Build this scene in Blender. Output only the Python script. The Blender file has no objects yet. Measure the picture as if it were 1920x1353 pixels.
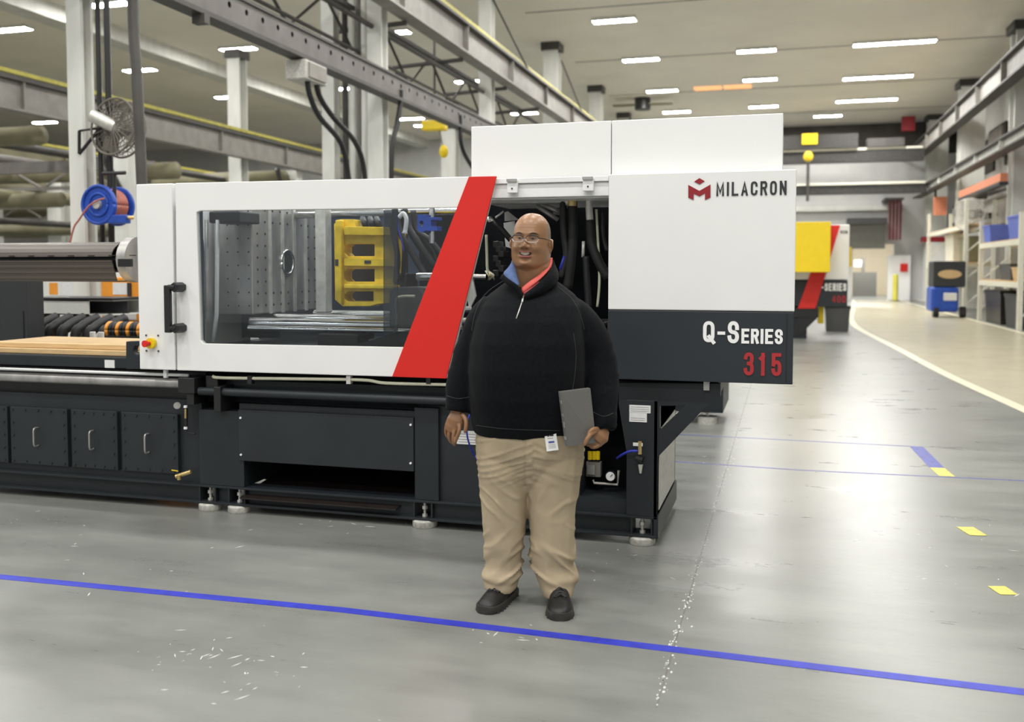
import bpy, bmesh, math, random
from mathutils import Vector, Matrix, noise
from mathutils.bvhtree import BVHTree
from mathutils.geometry import tessellate_polygon
random.seed(7)
sc = bpy.context.scene
col = sc.collection
PI = math.pi

# ------------------------------------------------------------------ camera
FPX = 1780.0; TH = math.radians(16.0); PITCH = math.atan(93 / FPX); SH = 78.5
CAM = Vector((0, 0, 1.55))
cd = bpy.data.cameras.new('camera'); cam = bpy.data.objects.new('camera', cd); col.objects.link(cam)
cam.location = CAM; cam.rotation_euler = (PI / 2 - PITCH, 0, TH)
cd.sensor_fit = 'HORIZONTAL'; cd.sensor_width = 36; cd.lens = 36 * FPX / 1920; cd.shift_y = -SH / 1920
cd.clip_end = 300; cd.clip_start = 0.05
cd.dof.use_dof = True; cd.dof.focus_distance = 4.95; cd.dof.aperture_fstop = 2.0
sc.camera = cam

# ------------------------------------------------------------------ world, light, exposure
w = bpy.data.worlds.new('world'); sc.world = w; w.use_nodes = True
w.node_tree.nodes['Background'].inputs[0].default_value = (1.0, 0.995, 0.98, 1)
w.node_tree.nodes['Background'].inputs[1].default_value = 0.55
sc.view_settings.view_transform = 'Standard'; sc.view_settings.look = 'None'
sc.view_settings.gamma = 1; sc.view_settings.exposure = 0.0; sc.view_settings.use_curve_mapping = False
CZ = 9.05                                                   # ceiling height
LAMP_E = 165.0                                               # emission of every ceiling lamp
def area(x, y, z, sx, sy, power, rot=(0, 0, 0)):
    l = bpy.data.lights.new('lamp_light', 'AREA'); l.shape = 'RECTANGLE'; l.size = sx; l.size_y = sy
    l.energy = power; l.color = (1.0, 0.992, 0.965)
    o = bpy.data.objects.new('lamp_light', l); o.location = (x, y, z); o.rotation_euler = rot; col.objects.link(o)
for _y in (-8.0, -3.0, 2.0, 7.0, 12.0, 17.0, 22.3):         # the lamp rows overhead, out of the frame: above and behind the camera
    for _x in (-11.5, -5.0, -1.03, 3.3):
        area(_x, _y, CZ - .12, 1.25, .34, 180)
for _y in (4.0, 11.0, 17.0):                                # the same rows over the left bays
    for _x in (-17.8, -23.1, -29, -36):
        area(_x, _y, CZ - .12, 1.25, .34, 230)

area(4.3, 56.5, 3.9, 2.5, 1.2, 420)                         # lamp of the room behind the far doorway
# ------------------------------------------------------------------ pixel rays onto planes of the place
_r = Vector((math.cos(TH), math.sin(TH), 0)); _fh = Vector((-math.sin(TH), math.cos(TH), 0)); _up = Vector((0, 0, 1))
_f = _fh * math.cos(PITCH) - _up * math.sin(PITCH); _u = _up * math.cos(PITCH) + _fh * math.sin(PITCH)
def ray(px, py): return _f + _r * ((px - 960) / FPX) - _u * ((py - 676.5 + SH) / FPX)
def onY(px, py, Y): d = ray(px, py); return CAM + d * (Y / d.y)
def onX(px, py, X): d = ray(px, py); return CAM + d * (X / d.x)
def onZ(px, py, Z): d = ray(px, py); return CAM + d * ((Z - 1.55) / d.z)
def xz(px, py, Y): p = onY(px, py, Y); return (p.x, p.z)

# ------------------------------------------------------------------ materials
def mat(name, c, rough=.5, metal=0, var=0, scale=8, bump=0, bscale=60, spec=.5, c2=None, emit=0, stretch=(1, 1, 1), coat=0):
    m = bpy.data.materials.new(name); m.use_nodes = True; nt = m.node_tree; b = nt.nodes['Principled BSDF']
    b.inputs['Base Color'].default_value = (*c, 1); b.inputs['Roughness'].default_value = rough
    b.inputs['Metallic'].default_value = metal; b.inputs['Specular IOR Level'].default_value = spec
    b.inputs['Coat Weight'].default_value = coat
    tc = nt.nodes.new('ShaderNodeTexCoord'); mp = nt.nodes.new('ShaderNodeMapping'); mp.inputs['Scale'].default_value = stretch
    nt.links.new(tc.outputs['Object'], mp.inputs[0])
    n = nt.nodes.new('ShaderNodeTexNoise'); n.inputs['Scale'].default_value = scale; n.inputs['Detail'].default_value = 5
    nt.links.new(mp.outputs[0], n.inputs['Vector'])
    if var or c2:
        r = nt.nodes.new('ShaderNodeValToRGB'); r.color_ramp.elements[0].position = .3; r.color_ramp.elements[1].position = .7
        a = tuple(max(0, v * (1 - var)) for v in c); z = c2 if c2 else tuple(min(1, v * (1 + var)) for v in c)
        r.color_ramp.elements[0].color = (*a, 1); r.color_ramp.elements[1].color = (*z, 1)
        nt.links.new(n.outputs[0], r.inputs[0]); nt.links.new(r.outputs[0], b.inputs['Base Color'])
    if bump:
        n2 = nt.nodes.new('ShaderNodeTexNoise'); n2.inputs['Scale'].default_value = bscale; n2.inputs['Detail'].default_value = 3
        nt.links.new(mp.outputs[0], n2.inputs['Vector'])
        bp = nt.nodes.new('ShaderNodeBump'); bp.inputs['Strength'].default_value = bump; bp.inputs['Distance'].default_value = .01
        nt.links.new(n2.outputs[0], bp.inputs['Height']); nt.links.new(bp.outputs[0], b.inputs['Normal'])
    if emit:
        b.inputs['Emission Color'].default_value = (*c, 1); b.inputs['Emission Strength'].default_value = emit
    return m
M = {}
M['white'] = mat('white_paint', (.83, .83, .82), .38, var=.015, scale=3, bump=.03, bscale=300)
M['char'] = mat('charcoal_paint', (.018, .022, .026), .42, var=.12, scale=4, bump=.06, bscale=200, spec=.38)
M['char2'] = mat('charcoal_sheet', (.021, .025, .029), .5, var=.15, scale=3, spec=.38)
M['char3'] = mat('panel_charcoal', (.024, .029, .035), .45, var=.06, scale=3, spec=.4)
M['black'] = mat('black_plastic', (.012, .012, .013), .4, var=.1)
M['rubber'] = mat('black_rubber', (.008, .008, .009), .55, var=.2, bump=.1)
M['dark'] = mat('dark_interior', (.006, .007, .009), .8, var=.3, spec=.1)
M['brown'] = mat('dark_brown_sheet', (.018, .013, .012), .35, var=.2)
M['bluedark'] = mat('dark_blue_sheet', (.022, .038, .065), .35, var=.35, scale=5)
M['red'] = mat('red_paint', (.70, .016, .010), .38, var=.03, scale=2)
M['logored'] = mat('logo_red', (.28, .008, .016), .5, var=.08, scale=12)
M['numred'] = mat('number_red', (.42, .022, .028), .5, var=.05)
M['ink'] = mat('ink_grey', (.025, .027, .030), .5, var=.05)
M['letter'] = mat('white_letter', (.9, .9, .9), .5, var=.01)
M['steel'] = mat('steel', (.42, .41, .40), .38, .6, var=.25, scale=10, stretch=(1, 1, .2))
M['chrome'] = mat('chrome', (.78, .78, .78), .16, 1, var=.05)
M['zinc'] = mat('zinc', (.62, .61, .57), .4, .4, var=.15, scale=20)
M['foot'] = mat('cast_foot', (.50, .49, .45), .6, .1, var=.25, scale=40, bump=.2)
M['yellow'] = mat('yellow_casting', (.80, .55, .02), .5, var=.18, scale=14, bump=.1)
M['yellow2'] = mat('yellow_panel', (.86, .62, .01), .4, var=.03)
M['brass'] = mat('brass', (.62, .48, .22), .35, .8, var=.15, scale=30)
M['blue'] = mat('blue_paint', (.015, .07, .42), .42, var=.15, scale=12)
M['tape'] = mat('blue_tape', (.025, .035, .42), .5, var=.2, scale=20)
M['tapefaint'] = mat('worn_blue_tape', (.07, .08, .33), .5, var=.3, scale=20)
M['tapeyel'] = mat('yellow_tape', (.62, .55, .10), .5, var=.2, scale=20)
M['cream'] = mat('cream_cable', (.60, .60, .46), .5, var=.1)
M['paper'] = mat('paper', (.72, .72, .72), .6, var=.06, scale=30)
M['orange'] = mat('orange_paint', (.78, .30, .03), .45, var=.08)
M['wood'] = mat('plywood', (.62, .43, .22), .6, var=.15, scale=6, stretch=(1, 12, 12))
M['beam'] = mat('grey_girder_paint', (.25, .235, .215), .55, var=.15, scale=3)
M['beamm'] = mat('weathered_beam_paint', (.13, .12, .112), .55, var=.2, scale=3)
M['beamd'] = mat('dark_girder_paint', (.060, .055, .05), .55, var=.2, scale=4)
M['colm'] = mat('column_paint', (.68, .68, .64), .5, var=.10, scale=3, stretch=(1, 1, .3))
M['ceil'] = mat('ceiling_board', (.86, .82, .73), .8, var=.04, scale=.6)
M['rail'] = mat('yellow_rail', (.42, .38, .06), .5, var=.2)
M['olive'] = mat('olive_paint', (.20, .185, .11), .6, var=.2, scale=2)
M['hose'] = mat('air_hose', (.42, .14, .10), .5, var=.1)
M['fan'] = mat('fan_grille', (.17, .155, .13), .6, .3, var=.2)
M['bollard'] = mat('bollard_yellow', (.75, .70, .12), .5, var=.05)
M['beige'] = mat('beige_wall', (.72, .62, .44), .7, var=.05)
M['greyw'] = mat('grey_metal', (.16, .155, .135), .5, var=.06)
M['bin'] = mat('grey_plastic', (.085, .085, .085), .5, var=.08)
M['rackw'] = mat('rack_cream', (.70, .68, .58), .5, var=.05)
M['blueb'] = mat('blue_bin', (.10, .15, .52), .5, var=.08)
M['maroon'] = mat('maroon_curtain', (.12, .012, .02), .6, var=.2)
M['orl'] = mat('orange_beam', (.62, .22, .12), .5, var=.05)
M['walk'] = mat('walkway_paint', (.50, .46, .34), .26, var=.06, scale=1.5, spec=.4)
M['walkb'] = mat('walkway_border', (.72, .68, .52), .35, var=.05)
M['chalk'] = mat('chipped_white', (.62, .62, .60), .6, var=.1)
M['skin_hint'] = None
def glass_mat(name, tint=(1, 1, 1), gl=.06, rough=.02):
    m = bpy.data.materials.new(name); m.use_nodes = True; nt = m.node_tree; nt.nodes.clear()
    o = nt.nodes.new('ShaderNodeOutputMaterial'); t = nt.nodes.new('ShaderNodeBsdfTransparent'); t.inputs[0].default_value = (*tint, 1)
    g = nt.nodes.new('ShaderNodeBsdfGlossy'); g.inputs['Roughness'].default_value = rough
    fr = nt.nodes.new('ShaderNodeFresnel'); fr.inputs[0].default_value = 1.45
    a = nt.nodes.new('ShaderNodeMath'); a.operation = 'ADD'; a.inputs[1].default_value = gl
    x = nt.nodes.new('ShaderNodeMixShader')
    nt.links.new(fr.outputs[0], a.inputs[0]); nt.links.new(a.outputs[0], x.inputs[0])
    nt.links.new(t.outputs[0], x.inputs[1]); nt.links.new(g.outputs[0], x.inputs[2]); nt.links.new(x.outputs[0], o.inputs[0])
    return m
M['glass'] = glass_mat('clear_polycarbonate', (.90, .93, .95), .0)
M['lens'] = glass_mat('spectacle_lens', (.985, .985, .985), -.02)
M['tint'] = glass_mat('smoked_polycarbonate', (.45, .47, .50), .03)

def lamp_mat(name, c, s):
    m = bpy.data.materials.new(name); m.use_nodes = True; nt = m.node_tree; nt.nodes.clear()
    o = nt.nodes.new('ShaderNodeOutputMaterial'); e = nt.nodes.new('ShaderNodeEmission')
    e.inputs[0].default_value = (*c, 1); e.inputs[1].default_value = s; nt.links.new(e.outputs[0], o.inputs[0]); return m
M['lamp'] = lamp_mat('lamp_diffuser', (1, .99, .95), LAMP_E)
M['lamp2'] = lamp_mat('warm_diffuser', (1, .50, .22), 1.3)

def floor_mat():
    m = bpy.data.materials.new('sealed_concrete'); m.use_nodes = True; nt = m.node_tree; b = nt.nodes['Principled BSDF']
    N = nt.nodes.new; L = nt.links.new
    tc = N('ShaderNodeTexCoord')
    def noise_(sc_, det, vec=(1, 1, 1), rgh=.55):
        mp = N('ShaderNodeMapping'); mp.inputs['Scale'].default_value = vec; L(tc.outputs['Object'], mp.inputs[0])
        n = N('ShaderNodeTexNoise'); n.inputs['Scale'].default_value = sc_; n.inputs['Detail'].default_value = det
        n.inputs['Roughness'].default_value = rgh; L(mp.outputs[0], n.inputs['Vector']); return n
    n1 = noise_(.7, 6, (1, 1, 1)); n2 = noise_(2.4, 8, (.5, 1.6, 1), .65); n3 = noise_(28, 4)
    r1 = N('ShaderNodeValToRGB'); r1.color_ramp.elements[0].position = .30; r1.color_ramp.elements[1].position = .72
    r1.color_ramp.elements[0].color = (.140, .146, .136, 1); r1.color_ramp.elements[1].color = (.275, .282, .262, 1)
    mx = N('ShaderNodeMath'); mx.operation = 'MULTIPLY_ADD'; mx.inputs[1].default_value = .5
    L(n1.outputs[0], mx.inputs[0]); m2 = N('ShaderNodeMath'); m2.operation = 'MULTIPLY'; m2.inputs[1].default_value = .5
    L(n2.outputs[0], m2.inputs[0]); L(m2.outputs[0], mx.inputs[2]); L(mx.outputs[0], r1.inputs[0])
    # sparse pale scratches
    v = N('ShaderNodeTexNoise'); v.inputs['Scale'].default_value = 5; v.inputs['Detail'].default_value = 9; v.inputs['Roughness'].default_value = .8
    mp = N('ShaderNodeMapping'); mp.inputs['Scale'].default_value = (1, 2.5, 1); mp.inputs['Rotation'].default_value = (0, 0, .4)
    L(tc.outputs['Object'], mp.inputs[0]); L(mp.outputs[0], v.inputs['Vector'])
    r2 = N('ShaderNodeValToRGB'); r2.color_ramp.elements[0].position = .70; r2.color_ramp.elements[1].position = .76
    r2.color_ramp.elements[0].color = (0, 0, 0, 1); r2.color_ramp.elements[1].color = (.5, .5, .5, 1); L(v.outputs[0], r2.inputs[0])
    mc = N('ShaderNodeMixRGB'); mc.inputs[2].default_value = (.5, .5, .46, 1); L(r2.outputs[0], mc.inputs[0]); L(r1.outputs[0], mc.inputs[1])
    L(mc.outputs[0], b.inputs['Base Color'])
    r3 = N('ShaderNodeMapRange'); r3.inputs['To Min'].default_value = .20; r3.inputs['To Max'].default_value = .40
    L(n2.outputs[0], r3.inputs[0]); L(r3.outputs[0], b.inputs['Roughness'])
    b.inputs['Specular IOR Level'].default_value = .55
    bp = N('ShaderNodeBump'); bp.inputs['Strength'].default_value = .05; bp.inputs['Distance'].default_value = .01
    L(n3.outputs[0], bp.inputs['Height']); L(bp.outputs[0], b.inputs['Normal'])
    return m
M['floor'] = floor_mat()

def ribbed(name, c, freq, axis='X'):                        # corrugated sheet: fine relief only
    m = mat(name, c, .55, var=.04, scale=2); nt = m.node_tree; b = nt.nodes['Principled BSDF']
    tc = nt.nodes.new('ShaderNodeTexCoord'); wv = nt.nodes.new('ShaderNodeTexWave'); wv.bands_direction = axis
    wv.inputs['Scale'].default_value = freq; nt.links.new(tc.outputs['Object'], wv.inputs['Vector'])
    bp = nt.nodes.new('ShaderNodeBump'); bp.inputs['Strength'].default_value = .6; bp.inputs['Distance'].default_value = .03
    nt.links.new(wv.outputs[0], bp.inputs['Height']); nt.links.new(bp.outputs[0], b.inputs['Normal']); return m
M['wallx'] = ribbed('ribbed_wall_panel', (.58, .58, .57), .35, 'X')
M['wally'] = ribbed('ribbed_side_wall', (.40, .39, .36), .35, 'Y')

# ------------------------------------------------------------------ mesh builder
WM = {}                                                     # world matrices of empties
class MB:
    def __init__(s): s.v = []; s.f = []
    def add(s, vs, fs):
        o = len(s.v); s.v += [tuple(v) for v in vs]; s.f += [tuple(i + o for i in f) for f in fs]; return s
    def box(s, x0, x1, y0, y1, z0, z1):
        x0, x1 = sorted((x0, x1)); y0, y1 = sorted((y0, y1)); z0, z1 = sorted((z0, z1))
        vs = [(x, y, z) for z in (z0, z1) for y in (y0, y1) for x in (x0, x1)]
        return s.add(vs, [(0, 2, 3, 1), (4, 5, 7, 6), (0, 1, 5, 4), (2, 6, 7, 3), (0, 4, 6, 2), (1, 3, 7, 5)])
    def tube(s, pts, r, n=10, cap=True, flat=None, ref=None):
        pts = [Vector(p) for p in pts]; rs = r if isinstance(r, (list, tuple)) else [r] * len(pts)
        rings = []; prev = None
        for i, p in enumerate(pts):
            t = (pts[min(i + 1, len(pts) - 1)] - pts[max(i - 1, 0)]).normalized()
            if ref is not None: a = Vector(ref)
            else: a = prev if prev is not None else (Vector((0, 0, 1)) if abs(t.z) < .9 else Vector((1, 0, 0)))
            a = (a - t * a.dot(t)).normalized(); b = t.cross(a); prev = a
            k = 1 if flat is None else flat
            rings.append([p + (a * math.cos(2 * PI * j / n) + b * math.sin(2 * PI * j / n) * k) * rs[i] for j in range(n)])
        return s.loft(rings, cap)
    def loft(s, rings, cap=True):
        n = len(rings[0]); vs = [v for r in rings for v in r]; fs = []
        for i in range(len(rings) - 1):
            for j in range(n):
                k = (j + 1) % n; fs.append((i * n + j, i * n + k, (i + 1) * n + k, (i + 1) * n + j))
        if cap: fs.append(tuple(range(n - 1, -1, -1))); fs.append(tuple((len(rings) - 1) * n + j for j in range(n)))
        return s.add(vs, fs)
    def prism(s, poly, holes=(), axis='Y', a=0, b=1):
        def to(p, d):
            if axis == 'Y': return (p[0], d, p[1])
            if axis == 'X': return (d, p[0], p[1])
            return (p[0], p[1], d)
        loops = [list(poly)] + [list(h) for h in holes]
        flat = [p for l in loops for p in l]
        tris = tessellate_polygon([[Vector((p[0], p[1], 0)) for p in l] for l in loops])
        n = len(flat)
        vs = [to(p, a) for p in flat] + [to(p, b) for p in flat]
        fs = [tuple(t) for t in tris] + [tuple(i + n for i in reversed(t)) for t in tris]
        o = 0
        for l in loops:
            k = len(l)
            for i in range(k): j = (i + 1) % k; fs.append((o + i, o + j, o + j + n, o + i + n))
            o += k
        return s.add(vs, fs)
    def ell(s, c, r, nu=14, nv=10, rot=None):
        c = Vector(c); rings = []
        for i in range(nv + 1):
            t = PI * (i + .02) / (nv + .04) ; ring = []
            for j in range(nu):
                p = 2 * PI * j / nu; v = Vector((r[0] * math.sin(t) * math.cos(p), r[1] * math.sin(t) * math.sin(p), r[2] * math.cos(t)))
                if rot: v = rot @ v
                ring.append(c + v)
            rings.append(ring)
        return s.loft(rings)
    def torus(s, c, R, r, axis, n=32, m=8, arc=2 * PI, a0=0):
        ax = Vector(axis).normalized(); e = Vector((0, 0, 1)) if abs(ax.z) < .9 else Vector((1, 0, 0))
        a = ax.cross(e).normalized(); b = ax.cross(a); closed = arc > 6.28
        pts = [Vector(c) + (a * math.cos(a0 + arc * i / n) + b * math.sin(a0 + arc * i / n)) * R for i in range(n + 1)]
        return s.tube(pts, r, m)
    def mesh(s, name):
        me = bpy.data.meshes.new(name); me.from_pydata(s.v, [], s.f); me.update()
        bm = bmesh.new(); bm.from_mesh(me); bmesh.ops.recalc_face_normals(bm, faces=bm.faces); bm.to_mesh(me); bm.free(); return me
    def build(s, name, m, parent=None, smooth=False, bevel=0, kind=None, label=None):
        me = s.mesh(name); return link(name, me, m, parent, smooth, bevel, kind, label)
def link(name, me, m, parent=None, smooth=False, bevel=0, kind=None, label=None):
    o = bpy.data.objects.new(name, me); col.objects.link(o)
    if m is not None:
        me.materials.clear(); me.materials.append(M[m] if isinstance(m, str) else m)
    if smooth:
        for p in me.polygons: p.use_smooth = True
        if smooth == 'auto':
            me.set_sharp_from_angle(angle=math.radians(35))
    if bevel:
        md = o.modifiers.new('bevel', 'BEVEL'); md.width = bevel; md.segments = 2; md.limit_method = 'ANGLE'; md.angle_limit = .6
    if parent is not None:
        o.parent = parent
        if parent in WM and getattr(s_flag, 'world', True): o.matrix_parent_inverse = WM[parent].inverted()
    if kind: o['kind'] = kind
    if label: o['label'] = label
    return o
class s_flag: world = True                                  # False: the mesh is already in the parent's own axes
def empty(name, loc, rz=0, label=None, cat=None, group=None):
    o = bpy.data.objects.new(name, None); col.objects.link(o); o.location = loc; o.rotation_euler = (0, 0, rz)
    o.empty_display_size = .1
    WM[o] = Matrix.Translation(loc) @ Matrix.Rotation(rz, 4, 'Z'); tag(o, label, cat, group); return o
def tag(o, label=None, cat=None, group=None, kind=None):
    if label: o['label'] = label
    if cat: o['category'] = cat
    if group: o['group'] = group
    if kind: o['kind'] = kind
    return o
KIDS = {}
def dup(root, delta, label, rz=None):
    def cp(o, p):
        c = o.copy(); col.objects.link(c)
        if p is not None: c.parent = p; c.matrix_parent_inverse = o.matrix_parent_inverse.copy()
        for ch in [q for q in list(col.objects) if q.parent == o]: cp(ch, c)
        return c
    r = cp(root, None); r.location = Vector(root.location) + Vector(delta); r['label'] = label
    if rz is not None: r.rotation_euler = (0, 0, rz)
    return r
def grid(v0, v1, n): return [v0 + (v1 - v0) * i / (n - 1) for i in range(n)]
def circ(cx, cz, r, n=10, rz=None): return [(cx + r * math.cos(2 * PI * i / n), cz + (rz or r) * math.sin(2 * PI * i / n)) for i in range(n)]
def spline(pts, n=6):
    P = [Vector(p) for p in pts]; out = []
    for i in range(len(P) - 1):
        a = P[max(i - 1, 0)]; b = P[i]; c = P[i + 1]; d = P[min(i + 2, len(P) - 1)]
        for k in range(n):
            t = k / n; out.append(.5 * ((2 * b) + (c - a) * t + (2 * a - 5 * b + 4 * c - d) * t * t + (3 * b - a - 3 * c + d) * t ** 3))
    out.append(P[-1]); return out
def text(s, m, parent, x0, z0, x1, z1, Y, bold=0.0, name='lettering', t=.003, sx=None):
    cu = bpy.data.curves.new('t', 'FONT'); cu.body = s; cu.size = 1; cu.offset = bold; cu.extrude = .01
    o = bpy.data.objects.new('t', cu); col.objects.link(o); bpy.context.view_layer.update()
    me = bpy.data.meshes.new_from_object(o.evaluated_get(bpy.context.evaluated_depsgraph_get()))
    bpy.data.objects.remove(o); bpy.data.curves.remove(cu)
    xs = [v.co.x for v in me.vertices]; ys = [v.co.y for v in me.vertices]
    ax, bx, ay, by = min(xs), max(xs), min(ys), max(ys)
    for v in me.vertices:
        v.co = (x0 + (v.co.x - ax) / (bx - ax) * (x1 - x0), Y - (t if v.co.z > 0 else 0), z0 + (v.co.y - ay) / (by - ay) * (z1 - z0))
    me.name = name
    return link(name, me, m, parent)
def ptext(s, m, parent, px0, py1, px1, py0, Y, **k):         # text between pixel columns/rows of the plane Y
    a = xz(px0, py1, Y); b = xz(px1, py0, Y); return text(s, m, parent, a[0], a[1], b[0], b[1], Y, **k)
def arc_(cx, cy, rx, ry, a0, a1, n=14, e=2.5):
    out = []
    for i in range(n + 1):
        a = math.radians(a0 + (a1 - a0) * i / n); c, s_ = math.cos(a), math.sin(a)
        out.append((cx + math.copysign(abs(c) ** (2 / e), c) * rx, cy + math.copysign(abs(s_) ** (2 / e), s_) * ry))
    return out
GL = {'M': [[(0, 0), (0, 1), (.5, .22), (1, 1), (1, 0)]], 'I': [[(.5, 0), (.5, 1)]], 'L': [[(0, 1), (0, 0), (1, 0)]], 'A': [[(0, 0), (.5, 1), (1, 0)], [(.18, .28), (.82, .28)]],
      'C': [arc_(.5, .74, .5, .26, 0, 180, 12) + arc_(.5, .26, .5, .26, 180, 360, 12)], 'O': [arc_(.5, .68, .5, .32, 0, 180, 12) + arc_(.5, .32, .5, .32, 180, 360, 12) + [(1, .68)]],
      'R': [[(0, 0), (0, 1)], [(.05, 1), (.8, 1), (1, .88), (1, .64), (.8, .52), (.05, .52)], [(.62, .50), (1, 0)]], 'N': [[(0, 0), (0, 1)], [(.03, 1), (.97, 0)], [(1, 0), (1, 1)]], 'E': [[(1, 1), (0, 1), (0, 0), (1, 0)], [(0, .52), (.85, .52)]],
      'S': [arc_(.5, .75, .48, .25, -5, 270, 16, 2.2) + arc_(.5, .25, .5, .25, 90, -175, 16, 2.2)[1:]], '-': [[(0, .42), (1, .42)]],
      '3': [arc_(.5, .76, .47, .24, 170, -90, 14), arc_(.5, .26, .5, .26, 90, -170, 14)], '1': [[(.6, 1), (.6, 0)], [(.0, .80), (.6, .92)]],
      '5': [[(.92, 1), (.06, 1), (.06, .50)], arc_(.5, .32, .48, .31, 150, -165, 14)], '4': [[(.75, 0), (.75, 1)], [(.75, 1), (0, .3)], [(0, .3), (1, .3)]], '0': None}
GL['0'] = GL['O']; GL['Q'] = GL['O'] + [[(.55, .22), (1.1, -.10)]]
def sign(s, m, parent, px0, py1, px1, py0, Y, wt=.2, gap=.35, name='lettering', t=.003):   # condensed gothic letters as strokes
    a = xz(px0, py1, Y); b = xz(px1, py0, Y); Wd, H = b[0] - a[0], b[1] - a[1]
    ws = [{'I': .0, 'M': 1.25, '1': .55, '-': .6}.get(c, 1) for c in s]; st = H * wt
    adv = (Wd - st * len(s)) / (sum(ws) + gap * (len(s) - 1)); x = a[0]; q = MB()
    for c, w_ in zip(s, ws):
        gw = adv * w_
        for li, line in enumerate(GL[c]):
            P = [Vector((x + st / 2 + u * gw, a[1] + st / 2 + v * (H - st))) for u, v in line]; P = [p for i, p in enumerate(P) if i == 0 or (p - P[i - 1]).length > 1e-5]
            closed = (P[0] - P[-1]).length < H * .06
            A, B = [], []
            for i, p in enumerate(P):
                d0 = (P[i] - P[i - 1]).normalized() if i else None; d1 = (P[i + 1] - P[i]).normalized() if i < len(P) - 1 else None
                if d0 is None: d0 = d1
                if d1 is None: d1 = d0
                n0 = Vector((-d0.y, d0.x)); n1 = Vector((-d1.y, d1.x)); nn = (n0 + n1)
                nn = nn.normalized() if nn.length > .01 else n0; k = min(1.9, 1 / max(.3, nn.dot(n0))); e0 = Vector((0, 0))
                if i == 0: e0 = -d1 * st / 2 * (0 if closed else 1)
                if i == len(P) - 1: e0 = d0 * st / 2 * (0 if closed else 1)
                A.append(p + nn * k * st / 2 + e0); B.append(p - nn * k * st / 2 + e0)
            for i in range(len(P) - 1):
                o = .0006 * li * t / .003; y0, y1 = Y - t - o, Y; quad = [A[i], A[i + 1], B[i + 1], B[i]]
                q.add([(v.x, y0, v.y) for v in quad] + [(v.x, y1, v.y) for v in quad], [(0, 1, 2, 3), (7, 6, 5, 4), (0, 4, 5, 1), (1, 5, 6, 2), (2, 6, 7, 3), (3, 7, 4, 0)])
        x += gw + st + gap * adv
    return q.build(name, m, parent)
def plate(name, pts, Y, t, m, parent, holes=(), **k):
    q = MB(); q.prism([xz(x, y, Y) for x, y in pts], [[xz(x, y, Y) for x, y in h] for h in holes], 'Y', Y, Y + t)
    return q.build(name, m, parent, **k)

# ================================================================== SETTING
XL, XR, YB, YF = -44.0, 8.2, 52.0, -14.0
tag(MB().box(XL, XR, YF, YB + 14, -.2, 0).build('floor', 'floor'), kind='structure')
q = MB(); 
tag(MB().box(XL, XR, YF, YB, CZ, CZ + .2).build('ceiling', 'ceil'), kind='structure')
# back wall with the doorway to a further room
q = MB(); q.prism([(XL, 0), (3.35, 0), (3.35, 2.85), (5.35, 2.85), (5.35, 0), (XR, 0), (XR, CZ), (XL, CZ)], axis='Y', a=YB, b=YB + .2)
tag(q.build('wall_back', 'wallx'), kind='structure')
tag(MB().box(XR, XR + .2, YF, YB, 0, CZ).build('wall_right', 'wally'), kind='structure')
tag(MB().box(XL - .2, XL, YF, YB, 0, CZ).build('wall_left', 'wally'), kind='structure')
tag(MB().box(2, 7, YB + 9, YB + 9.2, 0, 4).build('wall_beyond', 'beige'), kind='structure')
# ceiling ribs: pale beam of the left bay, joints
tag(MB().box(-20.6, -19.9, YF, YB, CZ - .45, CZ).build('trim_1', 'colm'), kind='structure')
tag(MB().box(-30.6, -29.9, YF, YB, CZ - .45, CZ).build('trim_2', 'colm'), kind='structure')
for i, y in enumerate((20.3, 27.2, 34.1, 41, 47.9)):
    tag(MB().box(-7.4, XR, y, y + .06, CZ - .015, CZ).build('trim_%d' % (i + 3), 'beam'), kind='structure')

# walkway
lb = [(1920, 768), (1770, 700), (1680, 652), (1620, 622), (1600, 607), (1596, 592), (1600, 578)]
L3 = [onZ(x, y, 0) for x, y in lb]
L3 = [Vector((2.95, 6.0, 0)), Vector((2.75, 9.0, 0))] + L3 + [Vector((3.4, 51.5, 0))]
L3 = spline([(p.x, p.y, 0) for p in L3], 5)
R3 = [Vector((5.6 + .0 * t, 6 + 45.5 * t, 0)) for t in grid(0, 1, 8)]
q = MB(); q.prism([(p.x, p.y) for p in L3] + [(p.x, p.y) for p in reversed(R3)], axis='Z', a=0, b=.003)
tag(q.build('walkway', 'walk'), kind='structure')
def strip(pts, wd, z, name, m, t=.003):
    q = MB(); n = len(pts); A = []; B = []
    for i, p in enumerate(pts):
        d = (pts[min(i + 1, n - 1)] - pts[max(i - 1, 0)]).normalized(); s = Vector((-d.y, d.x, 0)) * wd / 2
        A.append(p + s); B.append(p - s)
    q.prism([(p.x, p.y) for p in A] + [(p.x, p.y) for p in reversed(B)], axis='Z', a=z, b=z + t); return q.build(name, m)
tag(strip(L3, .16, .003, 'trim_8', 'walkb'), kind='structure')
tag(strip(R3, .16, .003, 'trim_9', 'walkb'), kind='structure')
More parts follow.
